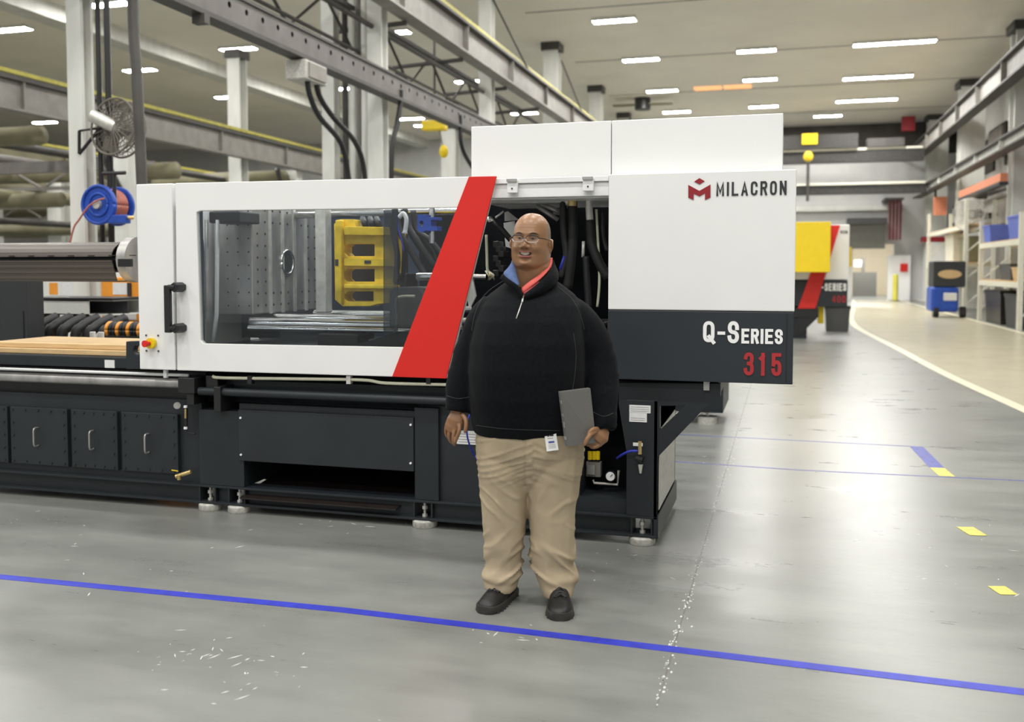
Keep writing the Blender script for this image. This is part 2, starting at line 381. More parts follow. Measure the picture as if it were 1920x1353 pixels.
# tapes on the floor
tag(strip([onZ(-80, 1073, 0), onZ(0, 1081, 0), onZ(640, 1143, 0), onZ(1270, 1218, 0), onZ(1920, 1297, 0), onZ(2050, 1313, 0)], .060, 0, 'floor_tape', 'tape', .0015),
    'wide blue tape line running across the foreground floor', 'tape')
tag(strip([onZ(1190, 860, 0), onZ(1500, 881, 0), onZ(1960, 903, 0)], .022, 0, 'floor_tape', 'tapefaint', .0012),
    'thin blue floor line touching the base of the bright yellow square', 'tape')
a, b, c = onZ(1190, 810, 0), onZ(1718, 837, 0), onZ(1745, 868, 0)
tag(strip([a, b], .02, 0, 'floor_tape', 'tapefaint', .0012), 'farther thin blue floor line ending at the thick blue dash', 'tape')
tag(strip([b, onZ(1757, 877, 0)], .11, .0013, 'floor_tape', 'tapefaint', .0012), 'short thick blue dash behind the bright yellow square', 'tape')
tag(strip([onZ(1757, 877, 0), onZ(1776, 893, 0)], .11, .0013, 'floor_tape', 'tapeyel', .0012), 'bright yellow tape square at the end of the thick blue dash', 'tape')
tag(strip([onZ(1809, 988, 0), onZ(1835, 1004, 0)], .10, .0013, 'floor_tape', 'tapeyel', .0012), 'middle one of the three yellow tape squares', 'tape')
tag(strip([onZ(1868, 1099, 0), onZ(1892, 1115, 0)], .085, .0013, 'floor_tape', 'tapeyel', .0012), 'yellow tape square nearest the camera', 'tape')
# chipped joint line
q = MB(); rr = random.Random(3)
for i in range(420):
    y = 3.3 + 7.0 * rr.random() ** 1.0; x = -.415 + rr.gauss(0, .014) * (1.6 if y > 7 else 1); s = rr.uniform(.003, .012)
    n = rr.randint(4, 6); pts = [(x + s * .55 * rr.uniform(.5, 1) * math.cos(2 * PI * k / n), y + s * 1.3 * rr.uniform(.5, 1) * math.sin(2 * PI * k / n)) for k in range(n)]
    q.prism(pts, axis='Z', a=0, b=.0012)
tag(q.build('chipped_line', 'chalk'), 'line of chipped white specks along the floor joint', 'floor marking', kind='stuff')
tag(MB().box(-.418, -.412, 3.3, 14, 0, .0008).build('trim_10', 'greyw'), kind='structure')
q = MB()
for (px, py, n, sp) in ((640, 985, 14, .25), (1130, 1060, 10, .3), (390, 1240, 40, .22), (930, 1190, 9, .12), (520, 1300, 8, .2), (80, 990, 14, .3), (1320, 870, 8, .4), (1750, 1000, 20, .35), (1820, 1090, 16, .3), (250, 1060, 10, .5)):
    for k in range(n):
        p = onZ(px, py, 0); x = p.x + rr.gauss(0, sp); y = p.y + rr.gauss(0, sp * .6); s = rr.uniform(.003, .011); a = rr.uniform(0, PI); l = rr.choice((1, 1.5, 3))
        c_, s_ = math.cos(a), math.sin(a); w_ = s * .35
        q.prism([(x + c_ * s * l, y + s_ * s * l), (x - s_ * w_, y + c_ * w_), (x - c_ * s * l, y - s_ * s * l), (x + s_ * w_, y - c_ * w_)], axis='Z', a=0, b=.001)
tag(q.build('paint_chip', 'chalk'), 'scattered pale scuffs and chips on the grey floor', 'floor marking', kind='stuff')

# ================================================================== CEILING LAMPS
def lamp(x, y, w_=1.25, d=.34):
    e = empty('ceiling_light', (x, y, CZ), 0, None, 'ceiling light')
    MB().box(x - w_ / 2 - .03, x + w_ / 2 + .03, y - d / 2 - .03, y + d / 2 + .03, CZ - .10, CZ).build('housing', 'colm', e)
    MB().box(x - w_ / 2, x + w_ / 2, y - d / 2, y + d / 2, CZ - .104, CZ - .10).build('diffuser', 'lamp', e); return e
L0 = lamp(-5.0, 28.5)
names = ['nearest the camera', 'second from the camera', 'third from the camera', 'farthest from the camera']
rows = [(-5.0, 'ceiling lamp in the row left of centre, %s', (28.5, 34.0, 40.1, 45.6)), (-1.03, 'ceiling lamp in the middle row, %s', (33.7, 38.8, 45.2))]
first = True
for X, lab, ys in rows:
    for k, y in enumerate(ys):
        l = lab % (names[k] if k < len(ys) - 1 else names[3])
        if first: L0['label'] = 'rectangular ' + l; first = False
        else: dup(L0, (X + 5, y - 28.5, 0), 'rectangular ' + l)
LW = lamp(3.35, 33.8, 2.5, .34); LW['label'] = 'long ceiling lamp in the right row, nearest the camera'
dup(LW, (0, 5.8, 0), 'long ceiling lamp in the right row, second from the camera')
dup(LW, (0, 11.0, 0), 'long ceiling lamp in the right row, third from the camera')
dup(L0, (6.9, 20.3, 0), 'small lamp beside the far end of the ceiling')
for (px, py, l) in ((447, 87, 'bright left-bay ceiling lamp above the perforated beam'), (262, 127, 'left-bay ceiling lamp behind the thick black hanging pipe'), (430, 178, 'left-bay ceiling lamp behind the short far column'), (22, 50, 'ceiling lamp at the left edge of the frame'), (205, 2, 'ceiling lamp cut by the top edge beside the white column'), (800, 232, 'ceiling lamp seen low between the columns'), (590, 146, 'ceiling lamp behind the two curved hoses')):
    p = onZ(px, py, CZ)
    if p.y > YB - 1: p = onZ(px, py, CZ); p *= 1
    if p.y < YB - .5: dup(L0, (p.x + 5, p.y - 28.5, 0), l)
for (x, y, l) in ((-29, 24, 'nearest lamp over the second left bay'), (-29, 34, 'middle lamp over the second left bay'), (-29, 44, 'farthest lamp over the second left bay'), (-36, 26, 'nearest lamp close to the left wall'), (-36, 40, 'farther lamp close to the left wall'), (-12, 28, 'lamp behind the big girder, nearest'), (-12, 36, 'lamp behind the big girder, middle'), (-12, 44, 'lamp behind the big girder, farthest'), (-17.8, 36, 'left-bay lamp low behind the conduit column'), (-17.8, 44, 'farthest lamp of the inner left-bay row')):
    dup(L0, (x + 5, y - 28.5, 0), l)
p = onZ(1355, 163, CZ); q = MB().box(p.x - 1.15, p.x - .05, p.y - .35, p.y + .35, CZ - .05, CZ).box(p.x + .05, p.x + 1.15, p.y - .35, p.y + .35, CZ - .05, CZ)
e = empty('ceiling_light', (p.x, p.y, CZ), 0, 'orange glowing ceiling panel between the lamp rows', 'ceiling light'); q.build('diffuser', 'lamp2', e)
p = onZ(1205, 184, CZ); e = empty('ceiling_fan', (p.x, p.y, CZ), 0, 'dark round ceiling fan with tan blades', 'fan')
MB().tube([(p.x, p.y, CZ), (p.x, p.y, CZ - .5)], .35, 14).build('motor', 'black', e, smooth='auto')
MB().box(p.x - 1.3, p.x + 1.3, p.y - .2, p.y + .2, CZ - .3, CZ - .25).build('blade', 'olive', e)

# ================================================================== COLUMNS AND RUNWAYS
def hcol(x, y, wd, dp, z1, label, m='colm', name='steel_column', z0=0):
    e = empty(name, (x, y, z0), 0, label, 'column'); t = .04 if wd < .7 else .08
    MB().box(x - wd / 2, x + wd / 2, y - dp / 2, y - dp / 2 + t, z0, z1).box(x - wd / 2, x + wd / 2, y + dp / 2 - t, y + dp / 2, z0, z1).build('flange', m, e)
    MB().box(x - t / 2, x + t / 2, y - dp / 2 + t, y + dp / 2 - t, z0, z1).build('web', m, e)
    MB().box(x - wd * .8, x + wd * .8, y - dp * .8, y + dp * .8, z0, z0 + .04).build('base_plate', m, e)
    MB().box(x - wd * .62, x + wd * .62, y - dp * .7, y + dp * .7, z1 - .25, z1).build('cap', 'beamd', e); return e
hcol(-7.6, 9.0, .19, .2, CZ, 'white column holding the hose reel and fan')
hcol(-7.6, 17.1, .3, .3, CZ, 'grey column with conduits behind the machine window')
hcol(-8.6, 17.1, .26, .26, CZ, 'white column just left of the conduit bundle')
hcol(-7.6, 24.1, .34, .34, CZ, 'column meeting the ceiling above the white top box')
hcol(-7.55, 31.2, .5, .5, CZ, 'column with dark cap in the row above the top box, second')
hcol(-7.55, 38.9, .5, .5, CZ, 'column with dark cap in the row above the top box, third')
hcol(-7.55, 45.9, .5, .5, CZ, 'farthest column of the row above the top box')
p = onX(447, 300, -16.4); hcol(-16.4, p.y, .42, .45, 8.3, 'short column standing free in the left bay')
p = onX(1030, 300, -16.4)
for k, (px, l) in enumerate(((355, 'narrow far column beside the left bay truss'), (110, 'braced column at the far left under the olive ducts'), (845, 'pale column right of the yellow hoist'))):
    X = (-26, -24, -12)[k]; p = onX(px, 300, X); 
    if 5 < p.y < YB: hcol(X, p.y, .55, .55, 5.0 if k < 2 else 7, l)
for k, (y, l) in enumerate(((32.6, 'widest white column on the right, behind the cream rack'), (41.9, 'middle white column of the right row'), (50.8, 'far right-row column with the red band'))):
    e = hcol(7.1, y, .9, .8, CZ, l)
    if k == 2: MB().box(6.49, 7.51, y - .43, y + .43, 2.9, 3.15).build('red_band', 'logored', e)

def runway(X, z0, z1, y0, y1, label, m='beam', rail=True, wd=.3, topm='beamd'):
    e = empty('crane_runway', (X, y0, z0), 0, label, 'girder')
    MB().box(X - .03, X + .03, y0, y1, z0 + .05, z1 - .05).build('web', m, e)
    MB().box(X - wd / 2, X + wd / 2, y0, y1, z0, z0 + .05).build('bottom_flange', topm if X > 0 else m, e)
    MB().box(X - wd / 2, X + wd / 2, y0, y1, z1 - .05, z1).build('top_flange', topm, e)
    for y in [v for v in grid(y0, y1, max(2, int((y1 - y0) / 3.45)))][1:-1]:
        MB().box(X - wd * .42, X + wd * .42, y - .02, y + .02, z0 + .05, z1 - .05).build('stiffener', m, e)
    if rail:
        MB().box(X - .05, X + .05, y0, y1, z1 + .09, z1 + .18).build('rail', 'rail', e)
        MB().box(X - .12, X + .12, y0, y1, z1, z1 + .05).build('rail_pad', 'beamd', e)
    return e
runway(-7.15, 6.45, 7.15, 2, 51, 'big grey crane girder with yellow rail along the middle columns', wd=.34)
runway(-16.0, 4.95, 5.65, 2, 51, 'crane girder with yellow rail across the left bay')
runway(-24.0, 5.0, 5.6, 4, 51, 'farther olive girder of the left bay', 'olive')
runway(-33.0, 5.0, 5.6, 4, 51, 'farthest olive girder near the left wall', 'olive')
runway(6.25, 7.0, 7.75, 4, 51, 'upper crane girder along the right columns', rail=False, wd=.4)
runway(6.25, 5.05, 5.45, 4, 51, 'lower pale beam along the right columns', rail=False, wd=.4, m='colm')
# struts between columns and the big girder
for y in (13.2, 17.1, 20.5, 24.1, 27.5):
    e = empty('strut', (-7.6, y, 6), 0, 'dark strut under the big grey girder, %s' % {13.2: 'nearest the camera', 17.1: 'at the conduit column', 20.5: 'midway between two columns', 24.1: 'above the end of the perforated beam', 27.5: 'farthest back'}[y], 'brace')
    y += .5
    MB().tube([(-8.95, y, 6.3), (-7.2, y, 6.38)], .05, 6).build('bar', 'beamd', e)
    MB().tube([(-8.9, y + .1, 6.2), (-7.35, y + .1, 4.9)], .06, 6).build('diagonal', 'beamd', e)
# near perforated beam
BX = -7.6 + .45
e = empty('perforated_beam', (BX, 9, 4.9), 0, 'dark grey beam with a row of round holes above the machine', 'girder')
zb, zt = 1.55 + (4.98 - 1.55) * BX / -7.6, 1.55 + (5.47 - 1.55) * BX / -7.6
holes = [circ(y, zt - .17, .045, 8) for y in [9.2 + .42 * i for i in range(34)]]
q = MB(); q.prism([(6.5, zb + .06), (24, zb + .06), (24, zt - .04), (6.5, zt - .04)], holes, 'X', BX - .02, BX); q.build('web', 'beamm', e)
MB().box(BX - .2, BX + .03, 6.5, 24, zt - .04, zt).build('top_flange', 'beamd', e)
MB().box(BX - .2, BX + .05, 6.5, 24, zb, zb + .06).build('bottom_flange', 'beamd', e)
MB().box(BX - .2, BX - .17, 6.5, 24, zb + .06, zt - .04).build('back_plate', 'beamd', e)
for y in (10.6, 13.4): MB().box(BX - .1, BX + .08, y, y + .12, zb - .12, zb).build('clip', 'beamd', e)
# pipes above it
for k, (dx, z, r, l) in enumerate(((-.9, zt + .55, .035, 'thin black pipe above the perforated beam'), (-.5, zt + .95, .05, 'thicker dark pipe under the big girder'), (-1.5, zt + .75, .04, 'dark pipe farthest left beneath the big girder'))):
    tag(MB().tube([(BX + dx, 8, z), (BX + dx, 30, z)], r, 8).build('pipe', 'beamd', smooth=True), l, 'pipe')
# lattice catwalk between the beams
e = empty('lattice_girder', (-8.6, 10, 5.9), 0, 'dark lattice girder between the perforated beam and the big girder', 'girder')
MB().box(-8.25, -8.15, 8, 30, 5.65, 5.72).build('bottom_chord', 'beamd', e); MB().box(-8.25, -8.15, 8, 30, 6.6, 6.68).build('top_chord', 'beamd', e)
for k in range(16):
    y = 8 + 1.35 * k
    MB().tube([(-8.2, y, 5.7 if k % 2 else 6.6), (-8.2, y + 1.35, 6.6 if k % 2 else 5.7)], .03, 6).build('diagonal', 'beamd', e)
# olive ducts crossing the left bays
k = 0
for (y, z, r) in ((13.5, 4.55, .2), (18, 4.6, .22), (23, 4.3, .24), (29, 4.6, .3), (36, 4.2, .3), (43, 4.6, .34), (20.5, 3.35, .2), (32, 3.1, .26), (15.2, 3.75, .16), (17.2, 3.1, .15), (25, 3.75, .2), (27, 2.9, .2), (38.6, 3.5, .24), (40, 5.3, .25)):
    tag(MB().tube([(-16.3 if z > 4 else -18, y, z), (-40, y, z)], r, 12).build('roof_duct', 'olive', smooth=True), 'olive duct crossing the left bay, %s' % ('nearest high one', 'second high one', 'third, slung a little lower', 'fourth high one', 'fifth, below its neighbours', 'farthest high one', 'near low one', 'far low one', 'thin near one below the nearest high one', 'lowest thin near one', 'thin middle one slung low', 'lowest middle one', 'far one slung low', 'far one highest of all')[k], 'duct', 'ducts crossing the left bay'); k += 1
for k, (x, z, r, m) in enumerate(((-18.5, 4.62, .10, 'beamd'), (-19.6, 3.5, .14, 'olive'), (-21.5, 4.7, .12, 'beamm'), (-22.5, 3.0, .10, 'beamd'), (-26, 4.4, .16, 'olive'), (-27.5, 3.3, .12, 'beamm'), (-30.5, 4.7, .15, 'beamd'), (-35, 3.9, .18, 'olive'))):
    tag(MB().tube([(x, 10, z), (x, 51, z)], r, 10).build('pipe', m, smooth=True), 'long pipe running down the left bay, %s' % ('thin dark one nearest the yellow-railed girder', 'low olive one next to it', 'high grey one left of it', 'low dark one beside the farther girder', 'high olive one past the farther girder', 'low grey one past the farther girder', 'high dark one near the far girder', 'thick olive one nearest the left wall')[k], 'pipe', 'pipes running down the left bay')
for k, y in enumerate((14.2, 20.9, 29.6, 36.3)):
    e = empty('knee_brace', (-16.4, y, 4), 0, 'dark knee brace under the yellow-railed girder, %s' % ('nearest', 'second nearest', 'third', 'farthest')[k], 'brace')
    MB().tube([(-16.1, y - 1.5, 4.85), (-16.4, y, 3.4)], .08, 6).build('diagonal', 'beamd', e); MB().box(-16.7, -16.1, y - .2, y + .2, 0, 4.94).build('post', 'colm', e)
    MB().box(-20.6, -16.7, y - .08, y + .08, 4.1, 4.4).build('cross_beam', 'beamm', e)
# trusses of the left bay
for k, y in enumerate((15.5, 22, 28.5, 35, 41.5)):
    e = empty('roof_truss', (-28, y, 5), 0, 'pale steel truss across the left bay, %s' % ('nearest', 'second nearest', 'third back', 'second farthest', 'farthest')[k], 'truss', 'left bay trusses')
    MB().box(-40, -16.3, y - .05, y + .05, 3.75, 3.85).build('bottom_chord', 'beam', e); MB().box(-40, -16.3, y - .05, y + .05, 4.35, 4.45).build('top_chord', 'beam', e)
    q = MB(); 
    for i in range(20): q.tube([(-40 + 1.18 * i, y, 3.8 if i % 2 else 4.4), (-40 + 1.18 * (i + 1), y, 4.4 if i % 2 else 3.8)], .04, 5)
    q.build('lattice', 'beam', e)
    MB().box(-28.2, -27.8, y - .2, y + .2, 0, 3.75).build('post', 'colm', e)
M['wdark'] = mat('dark_wall_panel', (.045, .040, .034), .8, var=.3, scale=1.5); M['crane'] = mat('dark_crane_paint', (.028, .026, .024), .6, var=.3)  # wdark: flat dark panels on the back and right walls, not recessed
tag(MB().box(-7, XR, YB - .08, YB, 7.35, 8.95).build('trim_12', 'wdark'), kind='structure')
for k, (a_, b_) in enumerate(((20, 31.4), (33.4, 40.9), (42.9, 50))):
    tag(MB().box(XR - .08, XR, a_, b_, 5.6, 7.0).build('trim_%d' % (13 + 2 * k), 'wdark'), kind='structure')
    tag(MB().box(XR - .08, XR, a_, b_, 4.7, 5.2).build('trim_%d' % (14 + 2 * k), 'wdark'), kind='structure')
for k, (p0, p1, l) in enumerate((((915, -20), (990, 130), 'thin dark tie rod above the left end of the top box'), ((1052, 112), (1092, 212), 'thin dark tie rod right of the dark-capped column'))):
    a_, b_ = onX(*p0, -7.5), onX(*p1, -7.0); tag(MB().tube([a_, b_], .022, 6).build('tie_rod', 'crane', smooth=True), l, 'rod')
# bridge cranes at the far end
for (z, h, l, y) in ((6.55, .55, 'upper bridge crane spanning the far end', 47.5), (5.0, .42, 'lower bridge crane spanning the far end', 46.5)):
    e = empty('bridge_crane', (0, y, z), 0, l, 'crane')
    MB().box(-6.95, 6.08, y - .2, y + .2, z, z + h).build('bridge', 'crane', e); MB().box(-6.9, 6.0, y - .26, y + .26, z + h, z + h + .1).build('walkway_edge', 'rackw', e)
    hx = onY(1515, 300, y).x
    if h > .5:
        MB().box(hx - 1.2, hx + 2.2, y - .5, y + .5, z + h + .1, z + h + .75).build('trolley', 'crane', e); MB().box(hx - .3, hx + .4, y - .6, y - .5, z + h + .3, z + h + .8).build('warning_box', 'yellow2', e)
        MB().box(hx + 2.6, hx + 4.2, y - .4, y + .4, z + h + .1, z + h + .5).build('motor_box', 'beamd', e)
    else:
        MB().tube([(hx, y - .3, z - .3), (hx, y - .3, z + 1.6)], .07, 8).build('hoist_mast', 'beamd', e); MB().ell((hx, y - .3, z + 1.75), (.22, .22, .25)).build('hook_block', 'yellow', e, smooth=True)
tag(MB().box(-7, 5.0, YB - .3, YB, 4.55, 4.8).build('trim_11', 'colm'), kind='structure')

# ---------------------------------------------------------------- conduits, hoses, reel, fan by the white column
def pipe(pts, r, m, label, name='conduit', cat='conduit', n=8, k=5):
    return tag(MB().tube(spline(pts, k), r, n).build(name, m, smooth=True), label, cat)
YC = 9.0
for (px, l, r) in ((187, 'left of the two black conduits beside the white column', .028), (204, 'right of the two black conduits beside the white column', .034)):
    x = onY(px, 200, YC).x; pipe([(x, YC, 1.2), (x, YC, CZ)], r, 'black', l)
A = onY(248, -30, 8.4); B = onY(256, 130, 8.4); C = onY(266, 345, 8.4)
pipe([(A.x, A.y, CZ), A, B, C, (C.x, C.y, 1.85)], .055, 'beamd', 'thick black pipe hanging down behind the white end panel')
for (a, l) in (([(575, 128), (580, 175), (600, 220), (640, 270), (655, 345), (656, 420)], 'left of the two curved black hoses'), ([(592, 128), (597, 175), (625, 220), (665, 265), (683, 320), (686, 420)], 'right of the two curved black hoses')):
    pipe([onX(x, y, BX) for x, y in a], .045, 'rubber', l + ' hanging from the perforated beam', 'hanging_hose', 'hose')
p = onX(583, 122, BX); e = empty('junction_box', tuple(p), 0, 'beige junction box under the perforated beam', 'box')
MB().box(BX - .25, BX + .1, p.y - .35, p.y + .35, zb - .32, zb - .02).build('case', 'foot', e, bevel=.02); MB().box(BX + .1, BX + .13, p.y - .28, p.y + .28, zb - .28, zb - .06).build('cover', 'beam', e)
pipe([onX(x, y, BX) for x, y in ((751, 168), (751, 190), (745, 230), (735, 280), (734, 400))], .05, 'rubber', 'black hose right of the conduit column', 'hanging_hose', 'hose')
pipe([onX(x, y, BX) for x, y in ((862, 215), (863, 235), (864, 265), (872, 290), (890, 320))], .05, 'rubber', 'short black hose left of the white top box', 'hanging_hose', 'hose')
for k, px in enumerate((648, 662, 674, 686)):
    x = onY(px, 250, 17.3).x; pipe([(x, 17.3, .3), (x, 17.3, 8.5)], (.06, .08, .05, .09)[k], ('beamd', 'colm', 'greyw', 'colm')[k], 'vertical conduit of the bundle, %s' % ('dark one at its left', 'pale one left of centre', 'dark one right of centre', 'pale thick one at its right')[k])
# yellow hoist
p = onY(815, 236, 22); e = empty('chain_hoist', tuple(p), 0, 'yellow chain hoist hanging in the left bay', 'hoist')
MB().box(p.x - .3, p.x + .3, 21.85, 22.15, p.z - .12, p.z + .12).build('body', 'yellow2', e, bevel=.04); p2 = onY(832, 284, 22)
MB().tube([(p.x + .1, 22, p.z), (p2.x, 22, p2.z)], .012, 6).build('chain', 'beamd', e); MB().ell((p2.x, 22, p2.z), (.11, .1, .16)).build('hook_block', 'yellow2', e, smooth=True)
MB().tube([(p.x, 22, p.z), (p.x, 22, CZ)], .03, 6).build('hanger', 'beamd', e)
# hose reel
YR = 8.6; p = onY(189, 384, YR); R = .215
ax = Vector((.0, 1, 0)).normalized()
c0 = Vector((p.x + .0, YR, p.z)); cL = c0 - ax * .02; cR = c0 + ax * .27
e = empty('hose_reel', tuple(c0), 0, 'round blue hose reel on the white column', 'hose reel')
def disc(c, a, r, t, n=32): return MB().tube([c - a * t / 2, c + a * t / 2], r, n)
for c in (cL, cR): 
    d = disc(c, ax, R, .03).build('side_disc', 'blue', e, smooth='auto', bevel=.008)
q = MB(); q.torus(cL - ax * .02, R - .015, .018, ax, 36, 8); q.torus(cL - ax * .02, R * .55, .014, ax, 30, 8); q.build('rim', 'blue', e, smooth=True)
MB().tube([cL, cR], .1, 20).build('drum', 'blue', e, smooth='auto')
q = MB()
for i in range(7): q.torus(cL + ax * (.04 + .032 * i), .165, .016, ax, 28, 8)
q.build('wound_hose', 'hose', e, smooth=True)
MB().tube([cR, cR + ax * .06, (-7.6, cR.y + .12, cR.z)], .02, 8).build('mounting_arm', 'black', e)
disc(cL - ax * .03, ax, .045, .05).build('hub', 'zinc', e, smooth='auto')
MB().tube([c0 + Vector((.02, .02, R + .12)), c0 + Vector((.3, .02, R + .12))], .02, 8).tube([c0 + Vector((.16, .02, R + .12)), c0 + Vector((.16, .02, 0))], .02, 8).build('hanger', 'black', e)
pts = [onY(x, y, YR - .1) for x, y in ((196, 372), (182, 376), (165, 388), (148, 412), (138, 428), (128, 470))]
MB().tube(spline(pts, 5), .010, 8).build('loose_hose', 'hose', e, smooth=True)
p = onY(225, 410, YR); MB().box(p.x - .12, p.x + .1, YR - .05, YR + .05, p.z - .05, p.z + .04).build('valve_block', 'blue', e, bevel=.01); p = onY(240, 408, YR); MB().tube([(p.x - .04, YR, p.z), (p.x + .06, YR, p.z)], .02, 8).build('valve_tap', 'brass', e, smooth=True)
# fan
YFn = 8.9; p = onY(222, 240, YFn); e = empty('wall_fan', tuple(p), 0, 'large round grey fan on a bracket at the white column', 'fan')
fa = Vector((.12, .98, -.1)).normalized(); q = MB()
for i in range(9): q.torus(p + fa * (.0 + .03 * math.cos(i)), .05 + .032 * i, .006, fa, 28, 5)
q.torus(p + fa * .08, .31, .012, fa); q.torus(p - fa * .08, .31, .012, fa)
sb = fa.cross(Vector((0, 0, 1))).normalized(); sc2 = fa.cross(sb)
for i in range(24):
    d = sb * math.cos(i * PI / 12) + sc2 * math.sin(i * PI / 12); q.tube([p - fa * .09 + d * .05, p - fa * .08 + d * .31, p + fa * .08 + d * .31, p + fa * .09 + d * .05], .005, 4)
q.build('cage', 'fan', e)
for i in range(4):
    d = sb * math.cos(i * PI / 2 + .4) + sc2 * math.sin(i * PI / 2 + .4); d2 = fa.cross(d)
    MB().add([p + d * .04 + d2 * .02 - fa * .02, p + d * .04 - d2 * .03 + fa * .02, p + d * .28 - d2 * .10 + fa * .03, p + d * .28 + d2 * .10 - fa * .03], [(0, 1, 2, 3)]).build('blade', 'fan', e)
pm = onY(190, 222, YFn); MB().tube([pm - fa * .14, p - fa * .05], .07, 16).build('motor', 'zinc', e, smooth='auto')
pa, pb, pc = onY(149, 245, YFn), onY(149, 288, YFn), onY(188, 240, YFn)
MB().tube([pa, pb], .02, 6).tube([pb, pc], .02, 6).tube([pa, pc], .012, 6).build('bracket', 'black', e)
# ribbed low wall and clutter at the far left
tag(MB().box(-14.5, -8.6, 20, 20.1, 0, 2.6).build('partition_panel', 'wallx'), 'low pale ribbed partition far left behind the barrel guard', 'partition')

# ================================================================== THE MACHINE
FY, BY = 5.22, 5.27
mc = empty('injection_molding_machine', (-2.0, 5.8, 0), 0, 'white and charcoal injection molding machine with red slanted stripe behind the man', 'machine')
def X(px, Y=FY, py=500): return xz(px, py, Y)[0]
def Z(px, py, Y=FY): return xz(px, py, Y)[1]
ZT = Z(883, 331); ZBm = Z(600, 701)
# left end cabinet
x0, x1 = X(258), X(326)
o = MB().box(x0, x1 - .004, FY, FY + .9, Z(300, 693), Z(300, 344)).build('end_cover', 'white', mc, bevel=.006)
# door frame with window
dl, dr = 328, 0
outer = [(328.5, 343), (930, 330), (838, 709), (332, 694)]
hole = [(368, 398), (375, 395), (862, 389), (765, 651), (382, 644), (376, 638)]
d = plate('sliding_door', outer, FY, .035, 'white', mc, [hole], bevel=.004)
plate('window_pane', [(362, 390), (872, 385), (775, 658), (370, 648)], FY + .018, .006, 'glass', d)
s = plate('red_stripe', [(879, 331), (931, 330), (836, 709.5), (735, 706)], FY - .012, .012, 'red', d, bevel=.002)
# door handle
h = MB().box(X(322), X(333), FY - .09, FY - .06, Z(330, 622), Z(330, 534)); 
hh = h.build('door_handle', 'black', d, bevel=.006)
for py in (538, 614): MB().tube([(X(342), FY, Z(340, py)), (X(340), FY - .085, Z(340, py))], .032, 6).tube([(X(342), FY - .075, Z(340, py)), (X(328), FY - .075, Z(330, py))], .018, 6).build('handle_mount', 'black', d, bevel=.004)
# emergency stop
c = onY(286, 643, FY)
es = MB().tube([(c.x, FY, c.z), (c.x, FY - .03, c.z)], .034, 24).build('emergency_stop', 'yellow2', mc, smooth='auto', label='round yellow emergency stop with a red button')
MB().tube([(c.x - .0, FY - .03, c.z), (c.x - .008, FY - .055, c.z)], .013, 16).tube([(c.x - .008, FY - .055, c.z), (c.x - .01, FY - .07, c.z)], .022, 20).build('button', 'red', es, smooth='auto')
q = MB()
for dx, dz in ((-.045, .05), (.045, .05), (-.045, -.05), (.045, -.05)): q.tube([(c.x + dx, FY, c.z + dz), (c.x + dx, FY - .006, c.z + dz)], .006, 8)
q.build('screw', 'beamd', es)
# header with rail over the right opening
xh0, xh1 = X(915, FY + .03), X(1141, FY + .03)
MB().box(xh0, xh1, FY + .03, FY + .09, Z(1050, 368), Z(1050, 342)).build('header', 'white', mc, bevel=.004)
rl = MB().box(xh0, xh1, FY + .015, FY + .07, Z(1050, 341), Z(1050, 331)).build('top_rail', 'white', mc, bevel=.003)
for px, py in ((961, 347), (1103, 343)):
    c = onY(px, py, FY); MB().box(c.x - .03, c.x + .03, FY - .01, FY + .02, c.z - .045, c.z + .03).build('latch', 'white', rl, bevel=.004)
    MB().box(c.x - .03, c.x + .03, FY - .022, FY - .01, c.z + .018, c.z + .034).build('latch_lip', 'steel', rl)
    MB().tube([(c.x, FY - .01, c.z - .02), (c.x, FY - .014, c.z - .02)], .005, 8).build('latch_screw', 'ink', rl)
# right cabinet
xa, xb = X(1140.5), X(1491)
zt, zm, zl = Z(1490, 317), Z(1488, 584), Z(1488, 721)
cab = MB().box(xa, xb, FY, FY + 1.0, zm, zt).build('upper_cover', 'white', mc, bevel=.005)
cab2 = MB().box(xa, xb - .004, FY, FY + 1.0, zl, zm - .003).build('lower_cover', 'char3', mc, bevel=.004)
MB().box(X(1476), X(1478), FY - .0015, FY, zl + .01, zm - .01).build('edge_fold', 'black', cab2)
# lettering and emblem
Yt = FY - .001
sign('MILACRON', 'ink', cab, 1343, 367.5, 1475, 338.5, Yt, .145, .62)
sc_ = lambda x, y: xz(1240 + x / 3.223, 300 + y / 3.223, Yt)
q = MB(); q.prism([sc_(*p) for p in ((230, 109), (262, 127), (231, 147), (199, 130))], axis='Y', a=Yt - .003, b=Yt)
q.prism([sc_(*p) for p in ((163, 150), (230, 186), (297, 148), (297, 226), (264, 241), (264, 200), (231, 219), (196, 203), (195, 241), (163, 227))], axis='Y', a=Yt - .003, b=Yt)
q.build('emblem', 'logored', cab)
sign('Q', 'letter', cab2, 1318, 641, 1340, 602, Yt, .165)
sign('-', 'letter', cab2, 1345, 641, 1360, 602, Yt, .15)
sign('S', 'letter', cab2, 1364, 643, 1386, 602, Yt, .17)
sign('ERIES', 'letter', cab2, 1390, 643.5, 1468, 617, Yt, .185, .34)
sign('315', 'numred', cab2, 1394, 703, 1466, 662, Yt, .155, .75)
# upper box
UY = FY + .11
u0, us, u1 = X(884, UY), X(1145, UY), X(1464.5, UY); zu = Z(1465, 212, UY)
MB().box(u0, us - .002, UY, UY + .8, zt - .12, zu).build('top_cover', 'white', mc, bevel=.004)
MB().box(us + .002, u1, UY, UY + .8, zt - .12, zu).build('top_cover', 'white', mc, bevel=.004)

